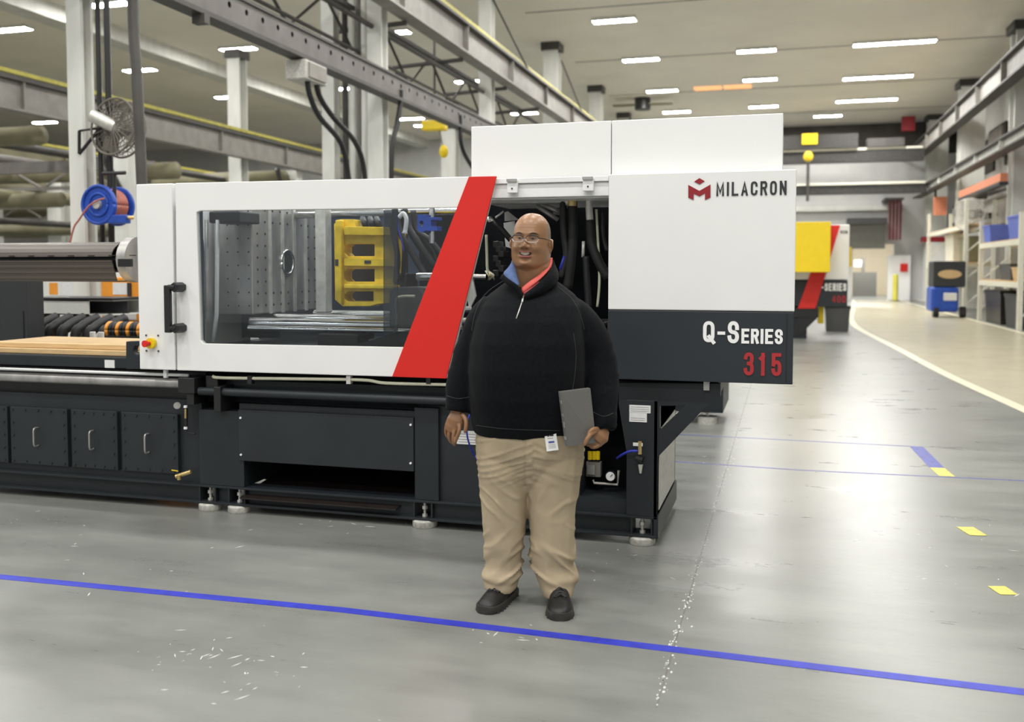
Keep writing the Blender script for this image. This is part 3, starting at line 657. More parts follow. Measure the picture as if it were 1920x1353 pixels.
# ---- inside the enclosure
YI = FY + .12
zlo = Z(600, 655)
MB().box(X(258), xa, FY + 1.45, FY + 1.5, .9, ZT - .05).build('rear_guard', 'bluedark', mc)
MB().box(X(335), xa, FY + .05, FY + 1.45, zlo - .1, zlo - .02).build('bed_plate', 'char', mc)
MB().box(X(328), X(368), FY + .04, FY + .08, zlo, ZT - .1).build('inner_post', 'bluedark', mc)
MB().box(X(372, 5.7), X(476, 5.7), 6.0, 6.04, zlo, ZT - .06).build('inner_shield', 'bluedark', mc)
MB().box(X(372), X(430), YI, YI + .25, Z(400, 418, YI), Z(400, 396, YI)).build('valve_manifold', 'char2', mc, bevel=.01)
def P(px, py, Y): return onY(px, py, Y)
MB().tube([P(408, 412, YI), P(406, 590, YI), P(400, 640, YI)], .013, 10).build('conduit_pipe', 'paper', mc, smooth=True)
MB().tube([P(387, 412, YI), P(387, 595, YI), P(370, 640, YI)], .012, 10).build('conduit_pipe', 'zinc', mc, smooth=True)
MB().tube(spline([P(361, 433, YI + .02), P(372, 437, YI), P(380, 452, YI), P(381, 520, YI), P(380, 600, YI)], 5), .006, 8).build('air_line', 'tape', mc, smooth=True)
# fixed platen: broad face looks along the machine
PY0, PY1 = 5.62, 6.55; PX = X(474, PY0, 500); zp0, zp1 = Z(474, 590, PY0), Z(474, 380, PY0)
pl = MB().box(PX - .3, PX, PY0, PY1, zp0, zp1).build('stationary_platen', 'steel', mc, bevel=.01)
q = MB()
for i in range(9):
    for j in range(9):
        y = PY0 + .06 + (PY1 - PY0 - .12) * i / 8; z = zp0 + .06 + (zp1 - zp0 - .1) * j / 8
        if 2 <= i <= 6 and 2 <= j <= 6: continue
        q.tube([(PX - .01, y, z), (PX + .002, y, z)], .009, 6)
for i in range(4):
    for j in range(8): q.tube([(PX - .27 + .08 * i, PY0 + .01, zp0 + .06 + .09 * j), (PX - .27 + .08 * i, PY0 - .002, zp0 + .06 + .09 * j)], .006, 6)
q.build('bolt_hole', 'black', pl, kind='stuff')
yc = onX(538, 492, PX); MB().torus((PX + .003, yc.y, yc.z), .085, .012, (1, 0, 0), 28, 6).build('locating_ring', 'chrome', pl, smooth=True)
MB().tube([(PX, yc.y, yc.z), (PX + .004, yc.y, yc.z)], .072, 24).build('sprue_opening', 'char2', pl)
for k in range(4): 
    y = PY0 + .2 + .17 * k; MB().box(PX, PX + .008, y, y + .035, zp0, zp1).build('t_slot', 'zinc', pl)
# vertical chromed guide
MB().box(X(603, 6.1), X(623, 6.1), 6.0, 6.1, zp0, zp1).build('guide_column', 'zinc', mc, bevel=.01)
# yellow moving platen
YY = 5.62
yo = [(626, 420), (636, 411), (663, 411), (668, 428), (748, 432), (748, 566), (706, 570), (694, 574), (642, 574), (628, 562)]
def rr_(x0, y0, x1, y1, r=6): return [(x0 + r, y0), (x1, y0), (x1, y1), (x0 + r, y1), (x0, y1 - r), (x0, y0 + r)]
yp = plate('moving_platen', yo, YY, .12, 'yellow', mc, [rr_(645, 457, 702, 480), rr_(645, 504, 702, 528), rr_(646, 546, 700, 565)], bevel=.008)
plate('platen_rib', [(628, 412), (640, 412), (640, 572), (628, 562)], YY - .05, .05, 'yellow', yp, bevel=.008)
for a, b_ in (((644, 424), 440), ((644, 484), 498), ((644, 532), 541)): plate('platen_rib', [a, (748, a[1] + 2), (748, b_ + 1), (a[0], b_)], YY - .04, .04, 'yellow', yp, bevel=.008)
MB().box(X(645, 5.8), X(752, 5.8), 5.9, 5.92, Z(690, 572, 5.9), Z(690, 432, 5.9)).build('platen_back', 'brown', yp)
plate('label_plate', [(628, 486), (634, 486), (634, 498), (628, 498)], YY - .054, .004, 'ink', yp)
plate('label_plate', [(683, 488), (695, 488), (695, 494), (683, 494)], YY - .045, .004, 'ink', yp)
plate('paper_tag', [(704, 459), (716, 459), (716, 479), (704, 479)], YY + .1, .004, 'letter', yp)
for k, px in enumerate((680, 694, 706)): MB().tube(spline([P(px, 410, YY + .1), P(px + 3, 418, YY - .02), P(px + 6, 426, YY + .04)], 4), .02, 8).build('hydraulic_hose', 'rubber', yp, smooth=True)
# tie bars
for k, (py, Yb_, r, xx) in enumerate(((589, 6.2, .035, 590), (597, 5.9, .03, 470), (608, 5.6, .04, 470), (617, 5.5, .018, 465))):
    z = Z(600, py, Yb_); MB().tube([(X(xx, Yb_), Yb_, z), (X(870, Yb_), Yb_, z)], r, 16).build('tie_bar', 'chrome', mc, smooth='auto')
z = Z(600, 400, 6.2); MB().tube([(X(470, 6.2), 6.2, z), (X(870, 6.2), 6.2, z)], .035, 16).build('tie_bar', 'chrome', mc, smooth='auto')
MB().box(X(560), X(640), 5.45, 5.7, zlo, Z(600, 624, 5.5)).build('slide_shoe', 'black', mc, bevel=.01)
MB().box(X(620), X(700), 5.6, 5.7, zlo, Z(600, 636, 5.5)).build('slide_way', 'zinc', mc, bevel=.01)
plate('base_guard', [(660, 647), (700, 636), (745, 622), (860, 618), (860, 652), (660, 652)], YI + .02, .3, 'char', mc)
# smoked shield right of the yellow platen
plate('smoked_shield', [(719, 394), (745, 393), (745, 622), (719, 630)], FY + .07, .01, 'tint', mc)
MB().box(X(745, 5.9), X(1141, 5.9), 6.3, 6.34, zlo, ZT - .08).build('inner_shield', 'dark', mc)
q = plate('injection_carriage', [(728, 545), (736, 538), (790, 538), (796, 548), (800, 620), (728, 620)], 5.5, .3, 'bin', mc, bevel=.03)
rr = random.Random(5)
for k, (pts, r, m) in enumerate((([(740, 392), (748, 430), (770, 470), (800, 520)], .022, 'rubber'), ([(758, 392), (765, 425), (790, 465), (815, 500)], .024, 'rubber'), ([(775, 395), (780, 430), (805, 450), (830, 480)], .02, 'rubber'), ([(733, 400), (738, 440), (745, 480), (742, 530)], .02, 'rubber'), ([(748, 398), (753, 430), (758, 460), (756, 520)], .016, 'rubber'), ([(790, 440), (812, 470), (822, 500), (835, 530)], .018, 'rubber'))):
    MB().tube(spline([P(x, y, 5.55 + .06 * (k % 3)) for x, y in pts], 5), r, 8).build('hydraulic_hose', m, mc, smooth=True)
MB().tube(spline([P(748, 408, 5.45), P(756, 400, 5.45), P(762, 412, 5.45), P(759, 438, 5.45)], 5), [.014] * 15 + [.02], 10).build('hose_coupling', 'paper', mc, smooth=True)
MB().tube(spline([P(744, 404, 5.45), P(747, 430, 5.45), P(753, 450, 5.45), P(757, 472, 5.45)], 5), .005, 8).build('air_line', 'tape', mc, smooth=True)
bc = plate('blue_clamp', [(783, 402), (797, 402), (797, 407), (819, 407), (819, 412), (808, 412), (808, 424), (819, 424), (819, 432), (797, 432), (792, 436), (783, 432)], 5.42, .09, 'blue', mc, [circ(790, 419, 4, 10, 6)], bevel=.004)
MB().tube([P(810, 390, 5.5), P(810, 456, 5.5)], .018, 14).build('pin', 'chrome', bc, smooth='auto')
MB().tube([P(782, 518, 5.5), P(860, 517, 5.5)], .024, 12).build('ejector_bar', 'chrome', mc, smooth='auto')
MB().box(X(738, 5.6), X(762, 5.6), 5.6, 5.8, Z(750, 540, 5.6), Z(750, 512, 5.6)).build('terminal_block', 'brown', mc, bevel=.01)
MB().tube(spline([P(778, 555, 5.4), P(752, 556, 5.4), P(742, 565, 5.4), P(744, 600, 5.4), P(738, 632, 5.4), P(737, 645, 5.4)], 5), .008, 8).build('cream_cable', 'cream', mc, smooth=True)
MB().tube([P(722, 634, 5.4), P(756, 634, 5.4)], .007, 8).build('marker_strip', 'paper', mc)
# right opening: actuators, hoses, wiring
OY = 5.55
MB().tube([P(918, 377, OY), P(1062, 375, OY)], .022, 14).build('guide_rod', 'steel', mc, smooth='auto')
MB().tube([P(1062, 376, OY), P(1080, 376, OY)], .03, 14).build('rod_clamp', 'zinc', mc, smooth='auto')
for pts, r, m in (([(1056, 370), (1057, 430), (1062, 480), (1052, 520)], .022, 'rubber'), ([(1073, 370), (1074, 440), (1070, 490), (1064, 540)], .030, 'rubber'), ([(1106, 410), (1108, 450), (1122, 490), (1140, 520)], .030, 'rubber'), ([(1118, 392), (1120, 430), (1124, 520), (1120, 575)], .008, 'cream'), ([(1098, 480), (1100, 520), (1104, 580)], .02, 'rubber'), ([(1130, 395), (1131, 440), (1138, 470)], .012, 'rubber')):
    MB().tube(spline([P(x, y, OY) for x, y in pts], 5), r, 8).build('hydraulic_hose', m, mc, smooth=True)
MB().tube([P(1104, 376, OY - .02), P(1104, 386, OY - .02)], .022, 6).tube([P(1104, 386, OY - .02), P(1106, 412, OY - .02)], .022, 12).build('hose_fitting', 'zinc', mc, smooth='auto')
MB().tube([P(1073, 370, OY - .04), P(1073, 386, OY - .04)], .026, 12).build('hose_fitting', 'brass', mc, smooth='auto')
MB().tube([P(1094, 452, OY), P(1093, 482, OY)], .01, 8).build('hose_fitting', 'zinc', mc, smooth=True)
MB().tube([P(1058, 480, OY - .1), P(1050, 505, OY - .1)], .008, 8).build('air_line', 'tape', mc, smooth=True)
for a, b_ in (((1005, 385), (1046, 412)), ((1018, 384), (1052, 398))): MB().tube([P(*a, OY + .1), P(*b_, OY + .1)], .014, 8).build('link_rod', 'steel', mc, smooth=True)
MB().box(X(1036, OY + .2), X(1055, OY + .2), OY + .2, OY + .3, Z(1045, 402, OY + .2), Z(1045, 390, OY + .2)).build('sensor_block', 'beam', mc, bevel=.01)
plate('white_bracket', [(944, 418), (964, 414), (972, 470), (948, 462)], OY + .2, .02, 'white', mc)
plate('lattice_plate', [(946, 398), (952, 396), (972, 412), (946, 414)], OY + .15, .02, 'steel', mc)
MB().tube([P(922, 408, OY), P(958, 450, OY)], .018, 8).build('gas_strut', 'black', mc, smooth=True)
MB().tube([P(922, 414, OY), P(944, 396, OY)], .006, 8).build('gas_strut', 'zinc', mc, smooth=True)
MB().tube([P(908, 411, OY), P(926, 412, OY)], .018, 10).build('pivot_pin', 'chrome', mc, smooth=True)
MB().tube(spline([P(912, 440, OY), P(913, 480, OY), P(914, 505, OY), P(920, 520, OY)], 5), .009, 8).build('cream_cable', 'cream', mc, smooth=True)
for k in range(6):
    MB().tube(spline([P(914 + rr.uniform(-4, 4), 508, OY), P(918 + rr.uniform(-6, 10), 516, OY - .03), P(922 + rr.uniform(-8, 8), 524, OY)], 4), .004, 6).build('loose_wire', rr.choice(('brass', 'cream', 'zinc')), mc, smooth=True)
q = MB(); 
for k in range(7): q.box(X(924 + 5 * (k % 3), OY), X(934 + 5 * (k % 3), OY), OY, OY + .12, Z(930, 452 + 9 * k + 12, OY), Z(930, 452 + 9 * k, OY))
q.build('valve_stack', 'black', mc, bevel=.004)
MB().tube([P(884, 518, OY), P(912, 519, OY)], .016, 10).build('nozzle_rod', 'chrome', mc, smooth='auto')
plate('white_bracket', [(876, 560), (886, 522), (892, 555), (880, 580)], OY, .02, 'white', mc)
MB().tube([P(868, 580, OY), P(886, 578, OY)], .02, 10).build('nozzle_rod', 'chrome', mc, smooth='auto')
MB().tube([P(862, 602, OY), P(880, 601, OY)], .018, 10).build('nozzle_rod', 'zinc', mc, smooth='auto')
MB().box(X(835, 5.9), X(1141, 5.9), 5.85, 6.2, .92, Z(1000, 600, 5.9)).build('barrel_block', 'black', mc, bevel=.02)
MB().box(X(838, 5.5), X(1141, 5.5), OY + .05, OY + .35, .92, Z(1000, 640, OY)).build('barrel_block', 'char', mc, bevel=.02)

# ---- base
b0 = empty
xL = X(-60, BY, 850); xT = X(371, BY, 850); xC = X(461, BY, 850); xR_ = X(1233, BY, 850)
ztank = Z(200, 745, BY); zch = Z(371, 908, BY); zbt = Z(371, 942, BY)
MB().box(xL, xT, BY + .05, 6.3, zch, ztank).build('oil_tank', 'char', mc)
# bottom channel with foot pockets
cuts = [(388, 'a'), (443, 'b'), (792, 'c'), (1203, 'd')]
ch = MB().box(xL, xR_, BY, BY + .14, zch - .014, zch).box(xL, xR_, BY - .01, BY + .14, zbt, zbt + .014).build('base_channel', 'char', mc, bevel=.002)
xs = [xL]
for px, _ in cuts: xs += [X(px - 17, BY, 930), X(px + 17, BY, 930)]
xs.append(xR_)
for i in range(0, len(xs), 2): MB().box(xs[i], xs[i + 1], BY + .035, BY + .05, zbt + .014, zch - .014).build('channel_web', 'char', ch)
for px, _ in cuts:
    xp = X(px, BY, 930)
    for dx in (-.057, .057): MB().box(xp + dx - .005, xp + dx + .005, BY + .004, BY + .14, zbt + .014, zch - .014).build('pocket_plate', 'char', ch)
    yf = 5.31
    f = MB().tube([(xp, yf, 0), (xp, yf, .008), (xp, yf, .038), (xp, yf, .046)], [.070, .075, .075, .066], 28).build('leveling_foot', 'foot', mc, smooth='auto', label='pale round leveling foot')
    MB().tube([(xp, yf, .046), (xp, yf, .15)], .0085, 10).tube([(xp, yf, .06), (xp, yf, .075)], .017, 6).tube([(xp, yf, .105), (xp, yf, .125)], .017, 6).build('leveling_bolt', 'zinc', f, smooth='auto')
# access panels of the tank
for k, (a, b_, t, bo) in enumerate(((-90, 14, 761, 872), (20, 126, 764, 880), (134, 219, 769, 885), (228, 332, 773, 892))):
    xa_, xb_ = X(a, BY + .03, 820), X(b_, BY + .03, 820); mid = (a + b_) / 2; z1_, z0_ = Z(mid, t, BY + .03), Z(mid, bo, BY + .03)
    z1_, z0_ = .535 + 0 * z1_, .195 + 0 * z0_
    ap = MB().box(xa_, xb_, BY + .03, BY + .05, Z(200, 882, BY), Z(200, 772, BY)).build('access_panel', 'char2', mc, bevel=.003)
    z0_, z1_ = Z(200, 882, BY), Z(200, 772, BY)
    MB().box(xb_ + .003, xb_ + .012, BY + .02, BY + .05, z0_, z1_).build('panel_rib', 'char', mc)
    q = MB(); 
    for i in range(5):
        for j in range(5):
            if i in (0, 4) or j in (0, 4):
                x = xa_ + .025 + (xb_ - xa_ - .05) * i / 4; z = z0_ + .02 + (z1_ - z0_ - .04) * j / 4; q.tube([(x, BY + .03, z), (x, BY + .022, z)], .007, 6)
    q.build('bolt', 'char3', ap, kind='stuff')
    xm = (xa_ + xb_) / 2; zm_ = (z0_ + z1_) / 2
    MB().tube(spline([(xm, BY + .03, zm_ + .06), (xm, BY - .01, zm_ + .058), (xm, BY - .015, zm_), (xm, BY - .01, zm_ - .058), (xm, BY + .03, zm_ - .06)], 4), .006, 8).build('handle', 'steel', ap, smooth=True)
# upper rails on the left
zr = Z(170, 700, BY); 
MB().tube([(xL, BY, Z(170, 697, BY)), (X(341), BY, Z(170, 697, BY))], .010, 10).build('conduit_pipe', 'paper', mc, smooth=True)
MB().tube([(xL, BY + .03, Z(170, 713, BY)), (X(331), BY + .03, Z(170, 713, BY))], .033, 18).build('guide_bar', 'steel', mc, smooth='auto')
MB().box(xL, xT, BY + .1, 6.2, ztank, Z(170, 700, BY) + .02).build('bed_frame', 'black', mc)
p = P(311, 702, BY - .01); MB().box(p.x - .012, p.x + .012, BY - .02, BY, p.z - .02, p.z + .03).build('pipe_clip', 'paper', mc)
# bed with wooden boards, clevis
zbed = Z(170, 690, BY)
MB().box(xL, X(262), BY + .02, 6.1, zbed, Z(170, 668, BY)).build('bed_beam', 'char', mc, bevel=.01)
pw = xz(206, 682, BY + .019); MB().box(pw[0] - .038, pw[0] + .038, BY + .015, BY + .02, pw[1] - .026, pw[1] + .026).build('rating_label', 'paper', mc)
plate('lifting_lug', [(236, 640), (266, 639), (266, 692), (236, 692)], BY, .05, 'char', mc, [circ(257, 656, 7.5, 14, 9)], bevel=.004)
for k in range(2):
    z0_ = Z(170, 668, BY) + .002 + .035 * k
    tag(MB().box(xL + .1 * k, X(236) - .03 * k, BY + .06 + .05 * k, 5.95, z0_, z0_ + .033).build('plywood_board', 'wood', bevel=.003), ('lower bare plywood board lying on the machine bed', 'upper bare plywood board lying on the machine bed')[k], 'board')
p = P(35, 643, BY + .1)
# perforated barrel guard
gm = mat('perforated_steel', (.27, .24, .22), .45, .35, var=.1)
nt = gm.node_tree; bs = nt.nodes['Principled BSDF']; tc = nt.nodes.new('ShaderNodeTexCoord'); vo = nt.nodes.new('ShaderNodeTexVoronoi'); vo.inputs['Scale'].default_value = 75; vo.inputs['Randomness'].default_value = 0
r_ = nt.nodes.new('ShaderNodeValToRGB'); r_.color_ramp.elements[0].position = .30; r_.color_ramp.elements[1].position = .38; r_.color_ramp.elements[0].color = (.015, .014, .013, 1); r_.color_ramp.elements[1].color = (.125, .110, .098, 1)
nt.links.new(tc.outputs['Object'], vo.inputs['Vector']); nt.links.new(vo.outputs[0], r_.inputs[0]); nt.links.new(r_.outputs[0], bs.inputs['Base Color'])
M['perf'] = gm
GY = 5.75; zc = Z(130, 487, GY); gR = .17
q = MB(); rings = []
for x in (xL - .3, X(246, GY)):
    rings.append([(x, GY + gR * math.cos(a), zc + gR * .85 * math.sin(a)) for a in [PI * (.98 - 1.05 * 0) - PI * .96 * i / 17 + 0 for i in range(18)]] )
# upper cover: half shell with thickness
q = MB(); outer_ = [(GY - gR * math.cos(a), zc + .02 + gR * .62 * math.sin(a)) for a in [PI * i / 16 for i in range(17)]]
inner_ = [(GY - (gR - .006) * math.cos(a), zc + .02 + (gR - .006) * .62 * math.sin(a)) for a in [PI * i / 16 for i in range(17)]]
q.prism([(y, z) for y, z in outer_] + [(y, z) for y, z in reversed(inner_)], axis='X', a=xL - .3, b=X(240, GY))
gu = q.build('barrel_guard', 'perf', mc, smooth='auto', label='perforated steel cover, upper half')
q = MB(); q.prism([(GY - gR, zc - .005), (GY - gR + .006, zc - .005), (GY - gR * .7 + .006, zc - .15), (GY + gR * .7, zc - .15), (GY + gR * .7, zc - .156), (GY - gR * .7, zc - .156)], axis='X', a=xL - .3, b=X(240, GY))
q.build('barrel_guard', 'perf', mc, label='perforated steel cover, lower half')
q = MB()
for k in range(9):
    x = xL + .1 + .17 * k; q.box(x, x + .05, GY - gR - .004, GY - gR + .004, zc + .024, zc + .030)
q.build('vent_slot', 'black', gu)
MB().tube([(xL - .3, GY, zc), (X(255, GY), GY, zc)], .09, 20).build('heated_barrel', 'black', mc, smooth='auto')
MB().tube([(X(246, GY), GY, zc), (X(262, GY), GY, zc)], gR * .95, 24).build('barrel_flange', 'steel', mc, smooth='auto')
MB().box(X(226, GY - gR), X(250, GY - gR), GY - gR - .03, GY - gR, Z(235, 500, GY - gR), Z(235, 485, GY - gR)).build('guard_clamp', 'black', mc, bevel=.004)

# centre base
MB().box(xT + .004, X(455, BY, 830), BY + .01, 6.2, zch, Z(420, 770, BY)).build('base_column', 'char', mc, bevel=.003)
MB().box(X(445, BY, 830), X(776, BY, 830), BY + .03, 6.2, Z(600, 872, BY), Z(600, 764, BY)).build('base_body', 'char', mc)
zz1, zz0 = Z(600, 775, BY), Z(600, 873, BY)
cp = MB().box(X(447, BY, 830), X(775, BY, 830), BY + .002, BY + .022, zz0, zz1).build('cover_panel', 'char2', mc, bevel=.003)
q = MB()
for px, py in ((451, 783), (452, 852), (770, 796), (770, 868)):
    p = P(px, py, BY); q.tube([(p.x, BY + .002, p.z), (p.x, BY - .004, p.z)], .007, 8)
q.build('bolt', 'letter', cp)
MB().box(X(776, BY, 830), X(821, BY, 830), BY + .01, 6.2, zch, Z(800, 765, BY)).build('base_column', 'char', mc, bevel=.003)
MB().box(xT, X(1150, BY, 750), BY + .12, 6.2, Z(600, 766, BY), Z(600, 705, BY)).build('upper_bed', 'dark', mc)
MB().box(xT, X(1150, BY, 750), BY + .10, BY + .16, Z(600, 745, BY), Z(600, 722, BY)).build('bed_strip', 'char', mc)
# recess and oil tray
MB().box(xT, X(821, BY, 830), 6.0, 6.05, zbt, Z(600, 860, BY)).build('recess_back', 'brown', mc)
q = MB(); A, B, C, D = P(449, 924, BY - .03), P(742, 945, BY - .03), P(771, 900, 5.75), P(555, 868, 5.75)
zA = .10
q.add([(A.x, BY - .03, zA), (B.x, BY - .03, zA), (X(770, BY, 900), 5.9, zA + .12), (X(463, BY, 900), 5.9, zA + .12), (A.x, BY - .03, zA + .008), (B.x, BY - .03, zA + .008), (X(770, BY, 900), 5.9, zA + .128), (X(463, BY, 900), 5.9, zA + .128)], [(0, 1, 2, 3), (4, 5, 6, 7), (0, 1, 5, 4), (1, 2, 6, 5), (2, 3, 7, 6), (3, 0, 4, 7)])
q.build('drip_tray', 'brown', mc)
# panel behind the man and right column
MB().box(X(821, BY, 830), X(1085, BY, 830), BY + .04, 6.2, zch, Z(860, 765, BY)).build('side_panel', 'char2', mc)
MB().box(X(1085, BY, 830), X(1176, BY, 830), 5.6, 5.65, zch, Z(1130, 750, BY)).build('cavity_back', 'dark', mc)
MB().box(X(1085, BY, 830), X(1176, BY, 830), BY + .03, 5.6, zch, Z(1130, 935, BY)).build('cavity_sill', 'char', mc)
rc = MB().box(X(1175, BY, 830), xR_, BY, BY + .9, zch, Z(1200, 750, BY)).build('base_column', 'char', mc, bevel=.003)
for k, (x0_, y0_, x1_, y1_) in enumerate(((1180, 760, 1220, 773), (1180, 774, 1213, 790))):
    a = xz(x0_, y1_, BY); b_ = xz(x1_, y0_, BY); MB().box(a[0], b_[0], BY - .002, BY, a[1], b_[1]).build('rating_label', 'paper', rc)
    for i in range(3 - k): MB().box(a[0] + .008, b_[0] - .01, BY - .003, BY - .002, a[1] + .01 + .011 * i, a[1] + .0115 + .011 * i).build('print_line', 'beam', rc)
# end side of the base
MB().box(xR_, xR_ + .004, BY + .05, BY + .84, zch + .03, Z(1233, 808, BY)).build('end_panel', 'zinc', mc)
MB().box(xR_ - .02, xR_ + .006, BY, BY + .95, zbt, zch + .01).build('end_channel', 'char', mc)
MB().box(xR_ - .02, xR_, BY, BY + .9, zch, Z(1233, 745, BY)).build('end_frame', 'char', mc)
# bracket carrying the overhanging cover
br = plate('support_bracket', [(1160, 717), (1351, 719), (1351, 743), (1318, 768), (1236, 854), (1231, 856), (1176, 856), (1160, 760)], BY + .002, .05, 'char', mc, [[(1237, 761), (1285, 760), (1237, 806)]], bevel=.003)
br2 = MB().box(X(1150, BY, 730), X(1345, BY, 730), BY + .05, BY + .95, zl - .10, zl - .02).build('support_beam', 'char', mc)
MB().box(X(1322, BY), X(1333, BY), BY - .02, BY + .02, zl - .05, zl).build('bracket_tab', 'steel', mc)
# rods and conduit below the door
MB().tube([(X(365), BY - .02, Z(600, 741, BY)), (X(900), BY - .02, Z(600, 741, BY))], .026, 16).build('door_rail', 'char', mc, smooth='auto')
q = MB().box(X(331), X(362), BY - .06, BY + .1, Z(350, 735, BY), Z(350, 706, BY)).box(X(345), X(359), BY - .05, BY + .1, Z(350, 756, BY), Z(350, 735, BY)); q.build('rail_bracket', 'black', mc, bevel=.005)
MB().box(X(398), X(411), BY - .06, BY + .1, Z(400, 769, BY), Z(400, 722, BY)).build('rail_bracket', 'black', mc, bevel=.005)
MB().box(X(372), X(396), BY + .0, BY + .1, Z(380, 728, BY), Z(380, 703, BY)).build('roller_block', 'black', mc, bevel=.01)
MB().tube(spline([P(402, 704, BY - .02), P(415, 708, BY - .02), P(560, 710, BY - .02), P(680, 712, BY - .02), P(725, 718, BY - .02), P(845, 721, BY - .02)], 6), .010, 10).build('conduit_pipe', 'cream', mc, smooth=True)
for px in (462, 649, 800): MB().box(X(px - 4), X(px + 4), BY - .035, BY, Z(px, 718, BY), Z(px, 703, BY)).build('pipe_clip', 'black' if px != 649 else 'zinc', mc)
# level gauge and drain valve on the tank
g = MB().tube([P(349, 760, BY - .02), P(349, 802, BY - .02)], .011, 10).build('level_gauge', 'black', mc, smooth='auto'); MB().tube([P(348, 766, BY - .033), P(348, 784, BY - .033)], .007, 8).build('gauge_glass', 'brass', g); [MB().tube([P(348, a_, BY - .03), P(348, a_ + 4, BY - .03)], .012, 8).build('gauge_nut', 'letter', g) for a_ in (760, 800)]
MB().tube(spline([P(349, 804, BY), P(352, 810, BY), P(366, 813, BY)], 4), .006, 8).build('gauge_line', 'rubber', g)
MB().tube([P(332, 760, BY), P(332, 760, BY - .03)], .022, 16).build('filler_cap', 'steel', mc, smooth='auto')
v = MB().tube([P(330, 893, BY - .03), P(358, 884, BY - .01)], .014, 10).tube([P(336, 891, BY - .04), P(336, 899, BY - .04)], .013, 10).build('drain_valve', 'brass', mc, smooth='auto'); MB().tube([P(322, 881, BY - .045), P(334, 883, BY - .045)], .004, 6).build('valve_lever', 'yellow', v)
# pneumatics
PYy = 5.45
MB().box(X(1100, PYy), X(1128, PYy), PYy, PYy + .05, Z(1113, 894, PYy), Z(1113, 866, PYy)).build('air_regulator', 'beam', mc, bevel=.004)
ar = MB().box(X(1103, PYy), X(1118, PYy), PYy - .015, PYy, Z(1110, 889, PYy), Z(1110, 871, PYy)).build('regulator_face', 'steel', mc, bevel=.002)
for px in (1106, 1114, 1121): MB().tube([P(px, 846, PYy), P(px, 861, PYy)], .013, 10).build('regulator_cap', 'yellow2', mc, smooth='auto')
c = P(1145, 892, PYy - .02)
g = MB().tube([(c.x, PYy, c.z), (c.x, PYy - .03, c.z)], .031, 24).build('pressure_gauge', 'black', mc, smooth='auto'); MB().tube([(c.x, PYy - .03, c.z), (c.x, PYy - .032, c.z)], .026, 24).build('gauge_dial', 'letter', g); MB().tube([(c.x, PYy - .034, c.z), (c.x + .014, PYy - .034, c.z + .014)], .0015, 4).build('gauge_needle', 'ink', g)
MB().tube([P(1112, 899, PYy), P(1114, 905, PYy), P(1158, 908, PYy), P(1160, 882, PYy)], .008, 8).build('air_pipe', 'zinc', mc, smooth='auto')
v = MB().tube([P(1200, 827, BY - .03), P(1200, 851, BY - .03)], .011, 10).build('air_valve', 'brass', mc, smooth='auto'); MB().box(X(1191, BY), X(1209, BY), BY - .035, BY - .03, Z(1200, 834, BY), Z(1200, 828, BY)).build('valve_lever', 'paper', v)
MB().tube([P(1201, 871, BY - .02), P(1201, 887, BY - .02)], [.014, .006], 10).build('air_coupling', 'zinc', mc, smooth='auto')
MB().tube([P(1194, 858, BY), P(1206, 862, BY - .01)], .02, 8).build('air_fitting', 'black', mc)
MB().tube(spline([P(1196, 845, BY - .03), P(1180, 846, BY - .04), P(1165, 853, BY), P(1157, 859, BY + .1)], 5), .007, 8).build('air_line', 'tape', mc, smooth=True)
MB().tube(spline([P(884, 770, BY - .1), P(876, 792, BY - .12), P(877, 822, BY - .12), P(890, 855, BY - .05), P(905, 870, BY)], 6), .0055, 8).build('air_line', 'tape', mc, smooth=True)
a = xz(856, 832, BY + .03); b_ = xz(905, 809, BY + .03); MB().box(a[0], b_[0], BY + .034, BY + .038, a[1], b_[1]).build('instruction_label', 'paper', mc)
for i in range(4): MB().box(a[0] + .01, b_[0] - .01, BY + .033, BY + .0338, a[1] + .012 + .016 * i, a[1] + .015 + .016 * i).build('print_line', 'beam', mc)

# ================================================================== THINGS BEHIND, LEFT
Yo = 8.0
e = empty('control_cabinet', (X(235, Yo), Yo, 0), 0, 'orange cabinet with papers taped on, behind the plywood', 'cabinet')
MB().box(X(188, Yo), X(300, Yo), Yo, Yo + .5, .0, Z(230, 520, Yo)).build('body', 'orange', e, bevel=.01)
for a, b_, c_, d_ in ((212, 530, 238, 552), (216, 563, 255, 599)):
    u = xz(a, d_, Yo); v_ = xz(c_, b_, Yo); MB().box(u[0], v_[0], Yo - .004, Yo, u[1], v_[1]).build('paper_sheet', 'paper', e)
MB().box(X(240, Yo), X(246, Yo), Yo - .02, Yo, Z(240, 555, Yo), Z(240, 530, Yo)).build('handle', 'ink', e)
Yw = 9.5
e = empty('white_cabinet', (X(110, Yw), Yw, 0), 0, 'pale cabinet with small orange notices, left of the orange cabinet', 'cabinet')
MB().box(X(30, Yw), X(190, Yw), Yw, Yw + .4, 0, Z(100, 500, Yw)).build('body', 'colm', e)
for a, b_, c_, d_ in ((93, 530, 108, 552), (118, 530, 140, 554)):
    u = xz(a, d_, Yw); v_ = xz(c_, b_, Yw); MB().box(u[0], v_[0], Yw - .004, Yw, u[1], v_[1]).build('notice', 'orange' if a == 93 else 'paper', e)
Yv = 7.3
e = empty('hollow_duct', (X(130, Yv), Yv, Z(130, 592, Yv)), 0, 'pale rectangular duct with an open dark end', 'duct')
q = MB(); xa_, xb_ = X(30, Yv), X(210, Yv); za, zb_ = Z(130, 590, Yv), Z(130, 562, Yv)
